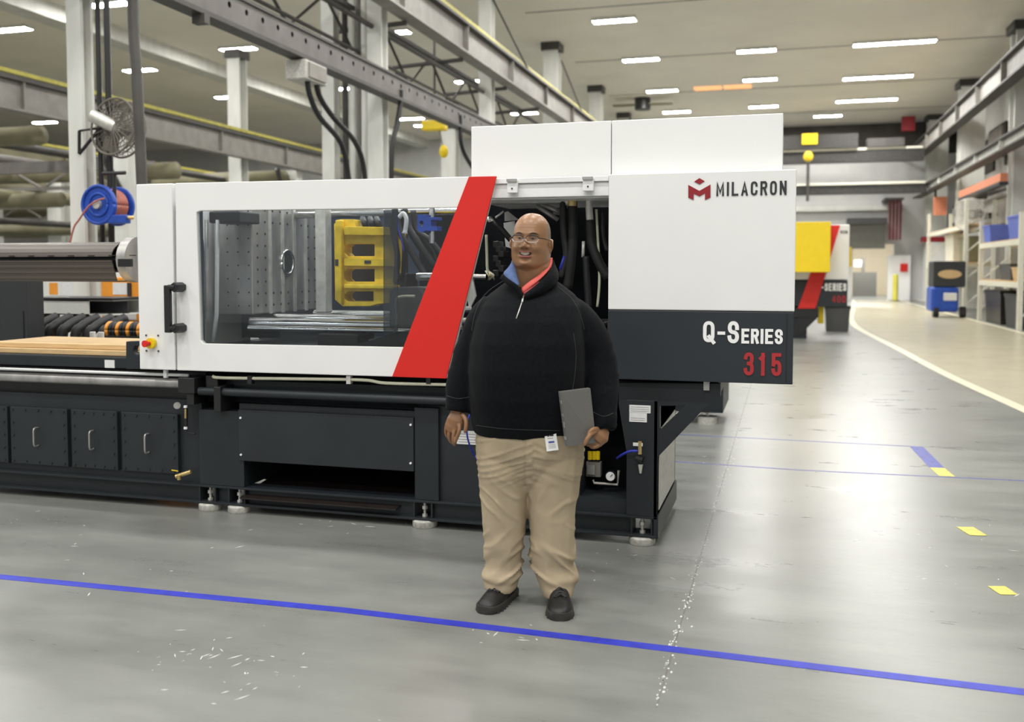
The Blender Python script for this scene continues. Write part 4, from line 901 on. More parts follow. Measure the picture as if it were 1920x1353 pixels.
q.box(xa_, xb_, Yv, Yv + .5, za, za + .01).box(xa_, xb_, Yv, Yv + .5, zb_ - .01, zb_).box(xa_, X(165, Yv), Yv, Yv + .01, za, zb_).box(xa_, xb_, Yv + .49, Yv + .5, za, zb_); q.build('shell', 'colm', e); MB().box(xa_, xb_, Yv + .2, Yv + .22, za + .01, zb_ - .01).build('inner_wall', 'ink', e)
MB().box(xa_, X(212, Yv), Yv - .02, Yv + .52, zb_ + .0, zb_ + .02).build('lid', 'black', e)
for k in range(3): MB().box(X(60 + 60 * k, Yv), X(66 + 60 * k, Yv), Yv + .1, Yv + .3, 0, za).build('leg', 'black', e)
e = empty('hose_bundle', (X(110, 7.0), 7.0, 0), 0, 'bundle of thick black corrugated hoses behind the plywood', 'hose')
for k in range(6):
    x = X(60 + 26 * k, 7.0); MB().tube(spline([(x - .02, 7.0, .05), (x, 7.0, Z(60, 640, 7.0)), (x + .03, 7.05, Z(60, 612, 7)), (x + .08, 7.2, Z(60, 596, 7))], 5), .048, 10).build('hose', 'rubber', e, smooth=True)
e = empty('ribbed_hose', (X(240, 6.8), 6.8, .8), 0, 'ribbed black hose with orange marks below the papers', 'hose')
xa_ = X(205, 6.8); q = MB(); q2 = MB(); zr_ = Z(235, 618, 6.8)
for k in range(12): (q if k % 3 else q2).torus((xa_ + .035 * k, 6.8, zr_), .055, .018, (1, 0, 0), 18, 6)
q.build('ring', 'rubber', e, smooth=True); q2.build('marked_ring', 'orange', e, smooth=True)
MB().tube([(xa_ - .02, 6.8, zr_), (xa_ + .42, 6.8, zr_)], .045, 12).build('core', 'black', e, smooth=True); MB().box(xa_, xa_ + .4, 6.75, 6.85, 0, zr_ - .04).build('stand', 'black', e)
e = empty('dark_cabinet', (X(10, 6.6), 6.6, 0), 0, 'plain dark cabinet at the left edge under the barrel guard', 'cabinet')
MB().box(X(-60, 6.6), X(48, 6.6), 6.6, 6.8, 0, Z(20, 520, 6.6)).build('body', 'ink', e, bevel=.01); MB().box(X(40, 6.6), X(42, 6.6), 6.59, 6.6, .5, 1.2).build('handle', 'ink', e)
for k, px in enumerate((174, 190)):
    p = P(px, 637, 6.2); tag(MB().tube([(p.x, 6.2, Z(180, 640, 6.2) - .03), (p.x, 6.2, Z(180, 622, 6.2))], .022, 14).build('white_cup', 'letter', smooth='auto'), ('left one of two small white cups behind the plywood', 'right one of two small white cups behind the plywood')[k], 'cup')

# ================================================================== SECOND AND THIRD MACHINE
MY = 9.6
m2 = empty('injection_molding_machine', (-2.2, MY + .5, 0), 0, 'mostly hidden machine whose dark base corner shows below the charcoal cover', 'machine')
xr = onY(1356, 750, MY).x
MB().box(xr - 3.2, xr, MY, MY + 1.0, .12, 1.35).build('base', 'char', m2, bevel=.01); MB().box(xr - 3.2, xr - .1, MY + .1, MY + 1.0, 1.35, 1.9).build('cover', 'white', m2)
for dx in (.16, 2.9): f = MB().tube([(xr - dx, MY + .1, 0), (xr - dx, MY + .1, .07)], .1, 20).build('leveling_foot', 'foot', m2, smooth='auto'); MB().tube([(xr - dx, MY + .1, .07), (xr - dx, MY + .1, .2)], .015, 8).build('leveling_bolt', 'zinc', f)
# lit grey-white box seen under the bracket
Y3 = 22.2
m3 = empty('injection_molding_machine', (0, Y3 + .6, 0), 0, 'distant white machine with red stripe beyond the yellow box', 'machine')
def x3(px): return onY(px, 500, Y3).x
def z3(py): return onY(1560, py, Y3).z
MB().box(x3(1440), x3(1592), Y3, Y3 + 1.5, z3(524), z3(421)).build('upper_cover', 'white', m3, bevel=.02)
MB().box(x3(1440), x3(1590), Y3, Y3 + 1.5, z3(575), z3(525)).build('lower_cover', 'char3', m3, bevel=.02)
MB().box(x3(1592), x3(1598), Y3 + .3, Y3 + .6, z3(500), z3(462)).build('side_tab', 'yellow2', m3)
plate('red_stripe', [(1552, 422), (1575, 422), (1529, 578), (1496, 578)], Y3 - .03, .03, 'red', m3)
yb = MB().box(x3(1470), x3(1553), Y3 - .9, Y3 - .04, z3(510), z3(419)).build('yellow_guard', 'yellow2', m3, bevel=.01)
MB().box(x3(1440), x3(1536), Y3, Y3 + 1.2, z3(595), z3(578)).build('bed', 'black', m3)
MB().box(x3(1440), x3(1515), Y3 + .05, Y3 + 1.2, 0, z3(595)).build('base', 'char', m3)
plate('support_bracket', [(1500, 592), (1536, 592), (1500, 628), (1490, 628)], Y3 + .02, .1, 'black', m3)
MB().box(x3(1536), x3(1547), Y3 + .3, Y3 + .5, z3(608), z3(573)).build('side_post', 'yellow2', m3)
sign('-SERIES', 'letter', m3, 1540, 545, 1587, 531, Y3 - .001, .17, .4, t=.01); sign('400', 'numred', m3, 1560, 567, 1586, 554, Y3 - .001, .15, .5, t=.01); sign('RON', 'ink', m3, 1576, 438, 1589, 432, Y3 - .001, .15, .5, t=.01)
# waste bin
Yb2 = onZ(1560, 621, 0).y
e = empty('waste_bin', (onZ(1571, 620, 0).x, Yb2, 0), 0, 'grey plastic waste bin at the end of the distant machine', 'bin')
xa_, xb_ = onY(1546, 600, Yb2).x, onY(1595, 600, Yb2).x
q = MB(); rings = []
for (z, s) in ((0, .88), (.55, 1), (.56, 1.05), (.62, 1.05)):
    cx, hw = (xa_ + xb_) / 2, (xb_ - xa_) / 2 * s / 1.05; rings.append([(cx - hw, Yb2, z), (cx + hw, Yb2, z), (cx + hw, Yb2 + .5, z), (cx - hw, Yb2 + .5, z)])
q.loft(rings); q.build('body', 'bin', e, bevel=.02); MB().box(xa_, xb_, Yb2 - .02, Yb2 + .52, .60, .64).build('rim', 'ink', e, bevel=.01)

# ================================================================== RIGHT BACKGROUND
def bxp(name, px0, py1, px1, py0, Y, t, m, parent, z0=None):
    a = xz(px0, py1, Y); b_ = xz(px1, py0, Y); return MB().box(a[0], b_[0], Y, Y + t, a[1] if z0 is None else z0, b_[1]).build(name, m, parent)
e = empty('overhead_door', (onY(1625, 440, 51).x, 51, 2.9), 0, 'grey roll-up door box hanging over the far doorway', 'door')
bxp('curtain', 1592, 466, 1660, 416, 51.2, .4, 'greyw', e); bxp('roll_housing', 1589, 420, 1664, 408, 51, 1.0, 'bin', e)
e = empty('strip_curtain', (onY(1678, 410, 50).x, 50, 3), 0, 'dark maroon curtain hanging beside the overhead door', 'curtain')
MB().box(onY(1660, 375, 50).x, onY(1695, 375, 50).x, 49.95, YB, 4.95, 5.05).build('curtain_rail', 'beamd', e)
for k in range(4): bxp('strip', 1666 + 6.5 * k, 450, 1672 + 6.5 * k, 375, 50 + .06 * (k % 2), .05, 'maroon', e)
e = empty('office_cabinet', (onY(1620, 520, 58).x, 58, 0), 0, 'grey-brown cabinet inside the far doorway', 'cabinet')
bxp('body', 1600, 545, 1644, 510, 58, .6, 'greyw', e, z0=0); bxp('monitor', 1601, 500, 1616, 487, 58.2, .1, 'paper', e); bxp('shelf', 1616, 510, 1622, 482, 58.2, .3, 'greyw', e)
e = empty('bollard', (onY(1679, 540, 50.8).x, 50.4, 0), 0, 'yellow bollard standing beside the far doorway', 'bollard')
p = onY(1679, 530, 50.4); MB().tube([(p.x, 50.4, 0), (p.x, 50.4, 1.25)], .13, 14).ell((p.x, 50.4, 1.25), (.13, .13, .08)).build('post', 'bollard', e, smooth='auto'); MB().tube([(p.x, 50.4, .0), (p.x, 50.4, .03)], .22, 14).build('base_plate', 'beamd', e)
e = empty('fire_cabinet', (onY(1692, 495, 51.7).x, 51.7, 0), 0, 'white panel with a red extinguisher patch near the doorway', 'panel')
bxp('board', 1664, 545, 1708, 478, 51.7, .2, 'letter', e, z0=0); bxp('red_sign', 1688, 509, 1702, 494, 51.6, .08, 'red', e)
# cream rack with blue bins
def rack(x0, x1, y0, y1, label, levels=(1.35, 2.35), h=3.0):
    e = empty('storage_rack', ((x0 + x1) / 2, (y0 + y1) / 2, 0), 0, label, 'rack')
    for x in (x0, x1):
        for y in (y0, y1): MB().box(x - .06, x + .06, y - .06, y + .06, 0, h).build('upright', 'rackw', e)
    for y in (y0, y1):
        for a in range(3): MB().tube([(x0, y, .3 + a * .9), (x1, y, 1.1 + a * .9)], .025, 6).build('brace', 'rackw', e)
    for z in levels:
        for x in (x0, x1): MB().box(x - .05, x + .05, y0, y1, z - .07, z + .07).build('shelf_beam', 'rackw', e)
        MB().box(x0, x1, y0, y1, z + .07, z + .1).build('shelf_deck', 'wood', e)
    return e
rack(5.75, 6.6, 26.7, 31.8, 'cream storage rack at the right edge with blue bins on top', (1.15, 2.25), 3.0)
rack(5.9, 6.75, 35.3, 44, 'farther cream rack behind the black and blue machine', (1.7, 3.0), 3.9)
def binb(x0, x1, y0, y1, z0, h, label, m='blueb', cat='bin', name='storage_bin'):
    e = empty(name, ((x0 + x1) / 2, (y0 + y1) / 2, z0), 0, label, cat); cx, cy = (x0 + x1) / 2, (y0 + y1) / 2; hx, hy = (x1 - x0) / 2, (y1 - y0) / 2
    MB().loft([[(cx + sx * hx * s, cy + sy * hy * s, z0 + h * t) for sx, sy in ((-1, -1), (1, -1), (1, 1), (-1, 1))] for t, s in ((0, .88), (.92, 1))]).build('body', m, e)
    MB().box(x0 - .02, x1 + .02, y0 - .02, y1 + .02, z0 + h * .9, z0 + h).build('rim', m, e, bevel=.01); return e
binb(5.8, 6.5, 26.9, 28.6, 2.36, .62, 'large blue bin on top of the near cream rack')
binb(5.75, 6.3, 30.6, 31.6, 2.36, .5, 'smaller blue bin on top of the near cream rack, at its far end')
binb(5.85, 6.5, 26.9, 28.2, 1.26, .35, 'brown carton on the middle shelf of the near cream rack', 'wood', 'carton', 'carton')
binb(5.9, 6.5, 28.6, 30.0, 1.26, .45, 'grey tote on the middle shelf of the near cream rack', 'bin')
binb(5.8, 6.5, 27.1, 28.7, 0.0, .9, 'dark crate under the near cream rack, at the right', 'ink', 'crate', 'crate')
binb(5.8, 6.5, 29.2, 31.4, 0.0, .95, 'long black crate under the near cream rack', 'brown', 'crate', 'crate')
binb(6.12, 6.5, 36, 38, 1.81, .9, 'olive crate on the far cream rack', 'olive', 'crate', 'crate'); binb(6.12, 6.5, 39.2, 41.2, 1.81, 1.1, 'cream crate on the far cream rack', 'rackw', 'crate', 'crate')
e = empty('floor_machine', (onZ(1778, 575, 0).x, 33.5, 0), 0, 'blue wheeled machine with black hood and tan oval', 'machine')
Yq = 33.2; a = xz(1746, 572, Yq); b_ = xz(1806, 488, Yq); mx_ = (a[0] + b_[0]) / 2
MB().box(a[0], b_[0] - .1, Yq, Yq + 1.2, .18, .98).build('body', 'blue', e, bevel=.08); MB().box(a[0] + .05, b_[0] + .1, Yq + .05, Yq + 1.2, .98, 1.82).build('hood', 'ink', e, bevel=.05)
q = MB(); q.prism(circ(mx_ + .08, 1.4, .35, 20, .14), axis='Y', a=Yq + .02, b=Yq + .05); q.build('oval_plate', 'wood', e); MB().box(mx_ - .1, mx_ + .3, Yq - .04, Yq, .55, .8).build('front_plate', 'paper', e, bevel=.02)
for dx in (.15, .95): MB().tube([(a[0] + dx - .08, Yq + .1, .18), (a[0] + dx + .08, Yq + .1, .18)], .18, 14).build('wheel', 'rubber', e)
# orange beam, drum fan
A, B = onX(1803, 376, 6.2), onX(1882, 355, 6.2)
e = empty('jib_arm', tuple(A), 0, 'orange arm with dark underside between the right columns', 'arm')
MB().box(6.1, 6.3, B.y, A.y, 4.15, 4.4).build('arm', 'orl', e); MB().box(6.08, 6.32, B.y, A.y, 4.05, 4.15).build('underside', 'ink', e); MB().box(6.3, 7.0, A.y - .3, A.y, 4.1, 4.45).build('mount', 'beamd', e)
p = onX(1822, 402, 6.1); e = empty('wall_fan', tuple(p), 0, 'round tan fan mounted on the right columns', 'fan'); fa2 = Vector((-.6, -.8, -.1)).normalized()
q = MB(); [q.torus(p, .1 + .09 * i, .015, fa2, 24, 5) for i in range(6)]; q.torus(p + fa2 * .2, .55, .02, fa2, 24, 5)
for i in range(14):
    s1 = fa2.cross(Vector((0, 0, 1))).normalized(); s2 = fa2.cross(s1); d = s1 * math.cos(i * PI / 7) + s2 * math.sin(i * PI / 7); q.tube([p, p + d * .55, p + d * .55 + fa2 * .2], .012, 4)
q.build('cage', 'foot', e); MB().tube([p, p - fa2 * .5], .16, 14).build('motor', 'greyw', e, smooth='auto'); MB().tube([p - fa2 * .3, (6.9, p.y, p.z)], .04, 6).build('arm', 'ink', e)
for k, (px, py) in enumerate(((1703, 232), (1702, 288))):
    p = onY(px, py, 49.5); e = empty('exit_sign', tuple(p), 0, ('upper', 'lower')[k] + ' small red box high at the far right corner', 'sign'); MB().box(p.x - .3, p.x + .3, 49.4, 49.5, p.z - .35, p.z + .35).build('case', 'logored', e, bevel=.02); MB().box(p.x - .05, p.x + .05, 49.5, 52, p.z - .05, p.z + .05).build('arm', 'beamd', e)
p = onX(1765, 382, 6.6); e = empty('hoist_box', tuple(p), 0, 'small orange box below the lower beam on the right', 'box'); MB().box(6.3, 6.8, p.y - .2, p.y + .2, p.z - .5, p.z + .3).build('case', 'orl', e); MB().box(6.3, 6.4, p.y - .03, p.y + .03, p.z + .3, 5.1).build('hanger', 'beamd', e)

for k, (y, z, hh, m, l) in enumerate(((30.2, 4.6, .8, 'greyw', 'grey box on the right wall between the two beams, nearest'), (39.5, 5.9, 1.0, 'beamd', 'dark duct box on the right wall above the lower beam'), (38.0, 3.1, 1.0, 'olive', 'olive cabinet on the right wall above the far rack'), (46.0, 5.8, 1.1, 'ink', 'black duct box at the far end of the right wall'), (27.5, 5.9, 1.1, 'beamd', 'dark duct box at the right edge above the lower beam'))):
    e = empty('wall_box', (8.0, y, z), 0, l, 'box'); MB().box(7.55, 8.2, y - 1.4, y + 1.4, z, z + hh).build('case', m, e, bevel=.03); MB().box(7.5, 7.55, y - 1.2, y + 1.2, z + .1, z + hh - .1).build('cover', 'beam', e)
for k, (z, l) in enumerate(((4.6, 'upper dark pipe along the right wall'), (3.7, 'lower dark pipe along the right wall'))):
    tag(MB().tube([(7.95, 18, z), (7.95, 51, z)], .09, 8).build('pipe', 'beamd', smooth=True), l, 'pipe')
#PERSON
# ================================================================== THE MAN
D0 = 4.38
RT = Vector((CAM.x, CAM.y, 0)) + _fh * D0 + _r * ((985 - 960) / FPX * D0)
man = empty('person', tuple(RT), TH, 'bald man in glasses, black quarter-zip sweater and khaki trousers holding a grey folder', 'person')
s_flag.world = False
def L(px, py, dy=0.0):                                       # the man's own axes: x to the right, y away, z up
    d = ray(px, py); t = (D0 + dy) / d.dot(_fh); p = CAM + d * t - RT
    return Vector((p.dot(_r), p.dot(_fh), p.z))
def remesh(mb, voxel, smooth=3, name='m'):
    me = mb.mesh(name); o = bpy.data.objects.new('tmp', me); col.objects.link(o)
    md = o.modifiers.new('r', 'REMESH'); md.mode = 'VOXEL'; md.voxel_size = voxel; md.use_smooth_shade = True
    if smooth: ms = o.modifiers.new('s', 'SMOOTH'); ms.iterations = smooth; ms.factor = .5
    bpy.context.view_layer.update()
    r = bpy.data.meshes.new_from_object(o.evaluated_get(bpy.context.evaluated_depsgraph_get())); r.name = name
    bpy.data.objects.remove(o); return r
def wrinkle(me, fn):
    me.update(); nr = [v.normal.copy() for v in me.vertices]
    for v, n in zip(me.vertices, nr): v.co = v.co + n * fn(v.co)
    me.update()
def sring(cx, cy, z, rx, rf, rb, n=40, e=2.3, tilt=None):
    out = []
    for i in range(n):
        a = 2 * PI * i / n; c, s = math.cos(a), math.sin(a)
        x = math.copysign(abs(c) ** (2 / e), c) * rx; y = math.copysign(abs(s) ** (2 / e), s) * (rb if s > 0 else rf)
        zz = z
        if tilt: zz += tilt(c, s)
        out.append((cx + x, cy + y, zz))
    return out
def lerp_rings(keys, n, **k):
    keys = sorted(keys); out = []
    P = spline([(a[0], a[1], a[2]) for a in keys], n); Q = spline([(a[3], a[4], a[5]) for a in keys], n)
    return [(p[0], p[1], p[2], q[0], q[1], q[2]) for p, q in zip(P, Q)]

# ---- materials of the man
sk = mat('skin', (.275, .142, .070), .36, var=.14, scale=9, bump=.05, bscale=220, spec=.45)
sk.node_tree.nodes['Principled BSDF'].inputs['Subsurface Weight'].default_value = .08
sk.node_tree.nodes['Principled BSDF'].inputs['Subsurface Radius'].default_value = (.02, .008, .004)
M['skin'] = sk
M['lips'] = mat('lips', (.34, .11, .085), .4, var=.08, scale=40)
M['mouthdark'] = mat('mouth_inside', (.04, .012, .010), .6)
M['teeth'] = mat('teeth', (.68, .62, .52), .3)
M['eyew'] = mat('eye_white', (.25, .20, .16), .25); M['iris'] = mat('iris', (.025, .014, .008), .15)
M['hair'] = mat('grey_stubble', (.20, .135, .090), .6, var=.25, scale=120)
M['brow'] = mat('eyebrow', (.025, .015, .010), .8, var=.3, scale=200)
M['knit'] = mat('black_knit', (.0048, .0056, .0072), .9, var=.25, scale=60, bump=.2, bscale=500, spec=.12)
M['knit'].node_tree.nodes['Principled BSDF'].inputs['Sheen Weight'].default_value = .025
M['seam'] = mat('seam_thread', (.035, .037, .042), .8, var=.1)
M['khaki'] = mat('khaki_twill', (.45, .365, .25), .8, var=.06, scale=12, bump=.12, bscale=400, spec=.25)
M['shoe'] = mat('black_shoe_leather', (.009, .009, .009), .5, var=.3, scale=30, bump=.1)
M['sole'] = mat('shoe_sole', (.03, .027, .024), .55, var=.3, scale=30)
M['lace'] = mat('shoe_lace', (.03, .03, .032), .8)
M['coral'] = mat('coral_polo', (.62, .10, .085), .75, var=.08, scale=60)
M['coral2'] = mat('coral_polo_inside', (.40, .045, .05), .75, var=.12, scale=60)
M['denim'] = mat('blue_collar_lining', (.075, .12, .27), .8, var=.15, scale=60)
M['folder'] = mat('grey_woven_folder', (.155, .15, .14), .7, var=.12, scale=220, bump=.15, bscale=600)
M['frame'] = mat('dark_spectacle_frame', (.02, .016, .014), .3); M['frame2'] = mat('pale_spectacle_rim', (.55, .55, .55), .25, .4)

# ---- head
HC = L(997, 454, -.015); HYAW = Matrix.Rotation(math.radians(-17), 4, 'Z')
HM = Matrix.Translation(HC) @ Matrix.Rotation(math.radians(2.5), 4, 'Y') @ HYAW
keys = [(-.134, .034, -.066, .02), (-.124, .056, -.082, .040), (-.105, .077, -.093, .062), (-.078, .086, -.098, .082), (-.045, .089, -.099, .094), (-.01, .086, -.099, .102), (.02, .083, -.099, .106), (.05, .0815, -.097, .105), (.08, .0745, -.088, .098), (.102, .062, -.073, .084), (.118, .046, -.054, .064), (.128, .029, -.034, .042), (.132, .010, -.012, .018)]
def interp(z):
    for i in range(len(keys) - 1):
        a, b = keys[i], keys[i + 1]
        if a[0] <= z <= b[0]:
            t = (z - a[0]) / (b[0] - a[0]); p = keys[max(i - 1, 0)]; q_ = keys[min(i + 2, len(keys) - 1)]; out = []
            for j in (1, 2, 3):
                m1 = (b[j] - p[j]) / max(1e-6, b[0] - p[0]); m2 = (q_[j] - a[j]) / max(1e-6, q_[0] - a[0]); h = b[0] - a[0]
                out.append((2 * t ** 3 - 3 * t * t + 1) * a[j] + (t ** 3 - 2 * t * t + t) * h * m1 + (-2 * t ** 3 + 3 * t * t) * b[j] + (t ** 3 - t * t) * h * m2)
            return out
    return keys[-1][1:]
def G(x, z, x0, z0, sx, sz): return math.exp(-((x - x0) / sx) ** 2 - ((z - z0) / sz) ** 2)
def face(x, z):
    d = 0
    d += .031 * G(x, z, 0, -.022, .0155, .0140) + .014 * G(x, z, 0, -.004, .0095, .020)
    d += .012 * (G(x, z, .0185, -.027, .0085, .009) + G(x, z, -.0185, -.027, .0085, .009))
    d += .006 * (G(x, z, .031, .034, .024, .009) + G(x, z, -.031, .034, .024, .009))
    d -= .013 * (G(x, z, .031, .016, .017, .012) + G(x, z, -.031, .016, .017, .012))
    d += .006 * (G(x, z, .031, .015, .012, .007) + G(x, z, -.031, .015, .012, .007))
    d += .016 * (G(x, z, .048, -.028, .022, .019) + G(x, z, -.048, -.028, .022, .019))
    d -= .008 * G(x, z, 0, -.122, .05, .007)
    d -= .0015 * (G(x, z, 0, .060, .05, .003) + G(x, z, 0, .072, .045, .003))
    d -= .008 * (G(x, z, .034, -.046, .005, .016) + G(x, z, -.034, -.046, .005, .016))
    d += .009 * G(x, z, 0, -.047, .030, .010) + .010 * G(x, z, 0, -.066, .024, .007) - .010 * G(x, z, 0, -.0565, .026, .0045)
    d -= .006 * G(x, z, 0, -.080, .022, .006) + 0
    d += .018 * G(x, z, 0, -.100, .023, .014)
    d -= .004 * G(x, z, 0, -.038, .004, .006)
    return d
head = MB(); rings = []; n = 96; NZ = 110
for i in range(NZ + 1):
    z = -.134 + .266 * i / NZ; hw, f_, b_ = interp(z); cy = .0; ring = []
    for j in range(n):
        a = 2 * PI * j / n; c, s = math.cos(a), math.sin(a); e = 2.15
        x = math.copysign(abs(c) ** (2 / e), c) * hw; y = math.copysign(abs(s) ** (2 / e), s) * (b_ if s > 0 else -f_)
        if s < 0: y -= face(x, z) * min(1, -s * 2.0)
        ring.append((x, y, z))
    rings.append(ring)
head.loft(rings)
bvh = BVHTree.FromPolygons([Vector(v) for v in head.v], head.f)
def onface(x, z, off=.0015):
    h = bvh.ray_cast(Vector((x, -.4, z)), Vector((0, 1, 0)))
    return Vector((x, h[0].y - off, z)) if h[0] else Vector((x, -.08, z))
def earmb(q, sx):
    rot = Matrix.Rotation(math.radians(18 * sx), 3, 'Z')
    q.ell((.090 * sx, .008, -.012), (.007, .018, .031), rot=rot); q.torus((.094 * sx, .010, -.008), .019, .0055, (1 * sx, .35, 0), 20, 6); q.ell((.090 * sx, .000, -.036), (.006, .009, .012))
earmb(head, 1); earmb(head, -1)
def xf(q, Mx): q.v = [tuple(Mx @ Vector(v)) for v in q.v]; return q
xf(head, HM)
body = MB(); body.v = list(head.v); body.f = list(head.f)
# neck, chest core inside the clothes
nk = []
for (py, x0, x1, rf, rb, dy) in ((560, 958, 1032, .085, .09, .02), (545, 960, 1032, .085, .09, .02), (530, 962, 1034, .088, .09, .015), (515, 963, 1035, .092, .09, .01), (500, 963, 1035, .094, .09, .005), (480, 968, 1030, .08, .085, .01)):
    a, b = L(x0, py, 0), L(x1, py, 0); nk.append(sring((a.x + b.x) / 2, dy, a.z, (b.x - a.x) / 2, rf, rb, 32, 2.1))
body.loft(nk)
core = [(1.46, .08, .07), (1.40, .15, .10), (1.25, .19, .13), (1.05, .20, .15), (.90, .19, .14), (.80, .17, .12)]
body.loft([sring(.02, 0, z, rx, ry, ry, 28, 2.2) for z, rx, ry in core])
for sx, pts in ((-1, [(935, 580, 0), (905, 610, 0), (879, 670, 0), (866, 715, -.02), (861, 745, -.04), (857, 772, -.05)]), (1, [(1040, 580, 0), (1090, 610, 0), (1118, 670, 0), (1127, 715, -.03), (1130, 750, -.08), (1129, 800, -.13)])):
    body.tube(spline([L(*p) for p in pts], 4), [.05] * 9 + [.044] * 6 + [.040, .036, .033, .031, .029, .029], 16)
def fing(pts, r, n=9):
    P = spline([L(*p) for p in pts], 4); m = len(P); rs = [r * (1.06 - .22 * i / (m - 1)) for i in range(m)]; rs[-1] *= .75
    body.tube(P, rs, n); body.ell(P[-1], (r * .72,) * 3, 8, 6)
# his right hand (left in the picture), hanging, slightly curled
body.tube([L(857, 766, -.05), L(857, 776, -.055), L(854, 788, -.06), L(850, 800, -.055), L(848, 808, -.05)], [.029, .036, .043, .043, .036], 16, flat=.52, ref=(.93, -.36, 0))
fing([(862, 796, -.085), (861, 808, -.097), (857, 819, -.095), (853, 829, -.085)], .0100)
fing([(853, 800, -.065), (851, 814, -.075), (850, 825, -.068), (852, 833, -.052)], .0104)
fing([(845, 800, -.045), (842, 813, -.05), (843, 823, -.04), (848, 830, -.022)], .0100)
fing([(838, 794, -.03), (836, 806, -.03), (837, 815, -.02), (842, 821, -.005)], .0088)
fing([(866, 776, -.075), (873, 786, -.095), (874, 798, -.105), (872, 809, -.108)], .0112)
# his left hand closed on the folder
body.tube([L(1129, 796, -.13), L(1128, 806, -.145), L(1124, 817, -.16), L(1117, 826, -.165)], [.029, .040, .046, .036], 16, flat=.62, ref=(.55, 0, -.83))
fing([(1119, 806, -.175), (1109, 812, -.215), (1101, 822, -.232), (1096, 833, -.232)], .0115)
fing([(1122, 804, -.165), (1113, 804, -.205), (1106, 809, -.220), (1103, 815, -.218)], .0104)
fing([(1120, 818, -.165), (1108, 824, -.155), (1098, 826, -.150)], .0102)
fing([(1122, 826, -.165), (1110, 832, -.16), (1102, 834, -.150)], .0102)
fing([(1126, 833, -.165), (1116, 838, -.172), (1108, 838, -.160)], .0092)
me = remesh(body, .0034, 2, 'person_body')
pb = link('body', me, 'skin', man, smooth=True)
# draped details of the face
def drape(name, outline, m, off=.0015, thick=.002, rows=7, cols=13, **k):
    # outline(u, v): u along -1..1, v 0..1 -> (x, z)
    A = [[onface(*outline(-1 + 2 * i / (cols - 1), j / (rows - 1)), off + thick * math.sin(PI * j / (rows - 1)) * (1 - abs(-1 + 2 * i / (cols - 1)) ** 4)) for i in range(cols)] for j in range(rows)]
    q = MB(); vs = [p for r in A for p in r]; fs = [(j * cols + i, j * cols + i + 1, (j + 1) * cols + i + 1, (j + 1) * cols + i) for j in range(rows - 1) for i in range(cols - 1)]
    q.add(vs, fs); nb = len(vs); q.add([Vector(p) + Vector((0, .004, 0)) for p in vs], [tuple(reversed(f)) for f in fs]); xf(q, HM)
    return q.build(name, m, man, smooth=True, **k)
def smile(u): return .0050 * u * u
def lip(z0a, z1a, wdt):
    def f(u, v): x = u * wdt; t = (1 - u * u) ** .5 if abs(u) < 1 else 0; return (x, smile(u) + (z0a + z1a) / 2 * 1 + ((z0a + (z1a - z0a) * v) - (z0a + z1a) / 2) * (.12 + .88 * t))
    return f
drape('mouth_opening', lip(-.0690, -.0480, .0290), 'mouthdark', .0012, .0)
drape('teeth', lip(-.0610, -.0505, .0215), 'teeth', .0030, .001)
drape('lips', lip(-.0505, -.0450, .031), 'lips', .0025, .003, label='upper lip'); drape('lips', lip(-.0760, -.0650, .0285), 'lips', .0028, .004, label='fuller lower lip')
for sx in (-1, 1):
    c = (.031 * sx, .0155)
    drape('eye_white', lambda u, v, c=c: (c[0] + u * .0125, c[1] - .001 + (v - .5) * .0085 * (1 - u * u) ** .5), 'eyew', .0012, .003)
    drape('iris', lambda u, v, c=c: (c[0] - .001 + u * .0056, c[1] - .001 + (v - .5) * .0088 * (1 - u * u) ** .5), 'iris', .0035, .0015)
    drape('eyelid', lambda u, v, c=c: (c[0] + u * .0150, c[1] + .0014 * (1 - u * u) + .0000 + v * .0062 * (1.1 - u * u)), 'skin', .0030, .0035)
    drape('eyebrow', lambda u, v, sx=sx: (.034 * sx + u * .020, .0325 + .003 * (1 - u * u) + v * .0055 * (1.1 - u * u)), 'brow', .0012, .0016)
    drape('nostril', lambda u, v, sx=sx: (.0100 * sx + u * .0042, -.0345 + v * .004 * (1 - u * u) ** .5), 'mouthdark', .0012, .0)
# glasses
def rr2(cx, cz, hw, hh, n=36, e=3.2):
    out = []
    for i in range(n + 1):
        a = 2 * PI * i / n; c, s = math.cos(a), math.sin(a); out.append((cx + math.copysign(abs(c) ** (2 / e), c) * hw, cz + math.copysign(abs(s) ** (2 / e), s) * hh))
    return out
gy = -.1185
def gpt(x, z): return Vector((x, gy + .55 * x * x * 6, z))
gl = MB(); gl2 = MB(); ln = MB()
for sx in (-1, 1):
    loop = rr2(.0335 * sx, .0115, .0270, .0150)
    up = [gpt(x, z) for x, z in loop if z > .0115]; lo = [gpt(x, z) for x, z in loop if z <= .0135]
    ang = sorted([p for p in up], key=lambda p: p.x); gl.tube(ang, .0021, 8)
    ang = sorted([p for p in lo], key=lambda p: p.x); gl2.tube(ang, .0014, 8)
    pts = [gpt(x, z) for x, z in loop[:-1]]; ln.loft([pts, [p + Vector((0, .0015, 0)) for p in pts]])
    a = gpt(.061 * sx, .016); gl.tube([a, Vector((.078 * sx, -.085, .016)), Vector((.0935 * sx, -.04, .010)), Vector((.0945 * sx, .005, .006))], .0022, 6)
gl.tube([gpt(-.008, .012), gpt(0, .0145), gpt(.008, .012)], .002, 8)
g = xf(gl, HM).build('glasses', 'frame', man, smooth='auto', label='dark-topped spectacles')
g2 = xf(gl2, HM).build('lower_rim', 'frame2', g, smooth='auto'); xf(ln, HM).build('lens', 'lens', g)
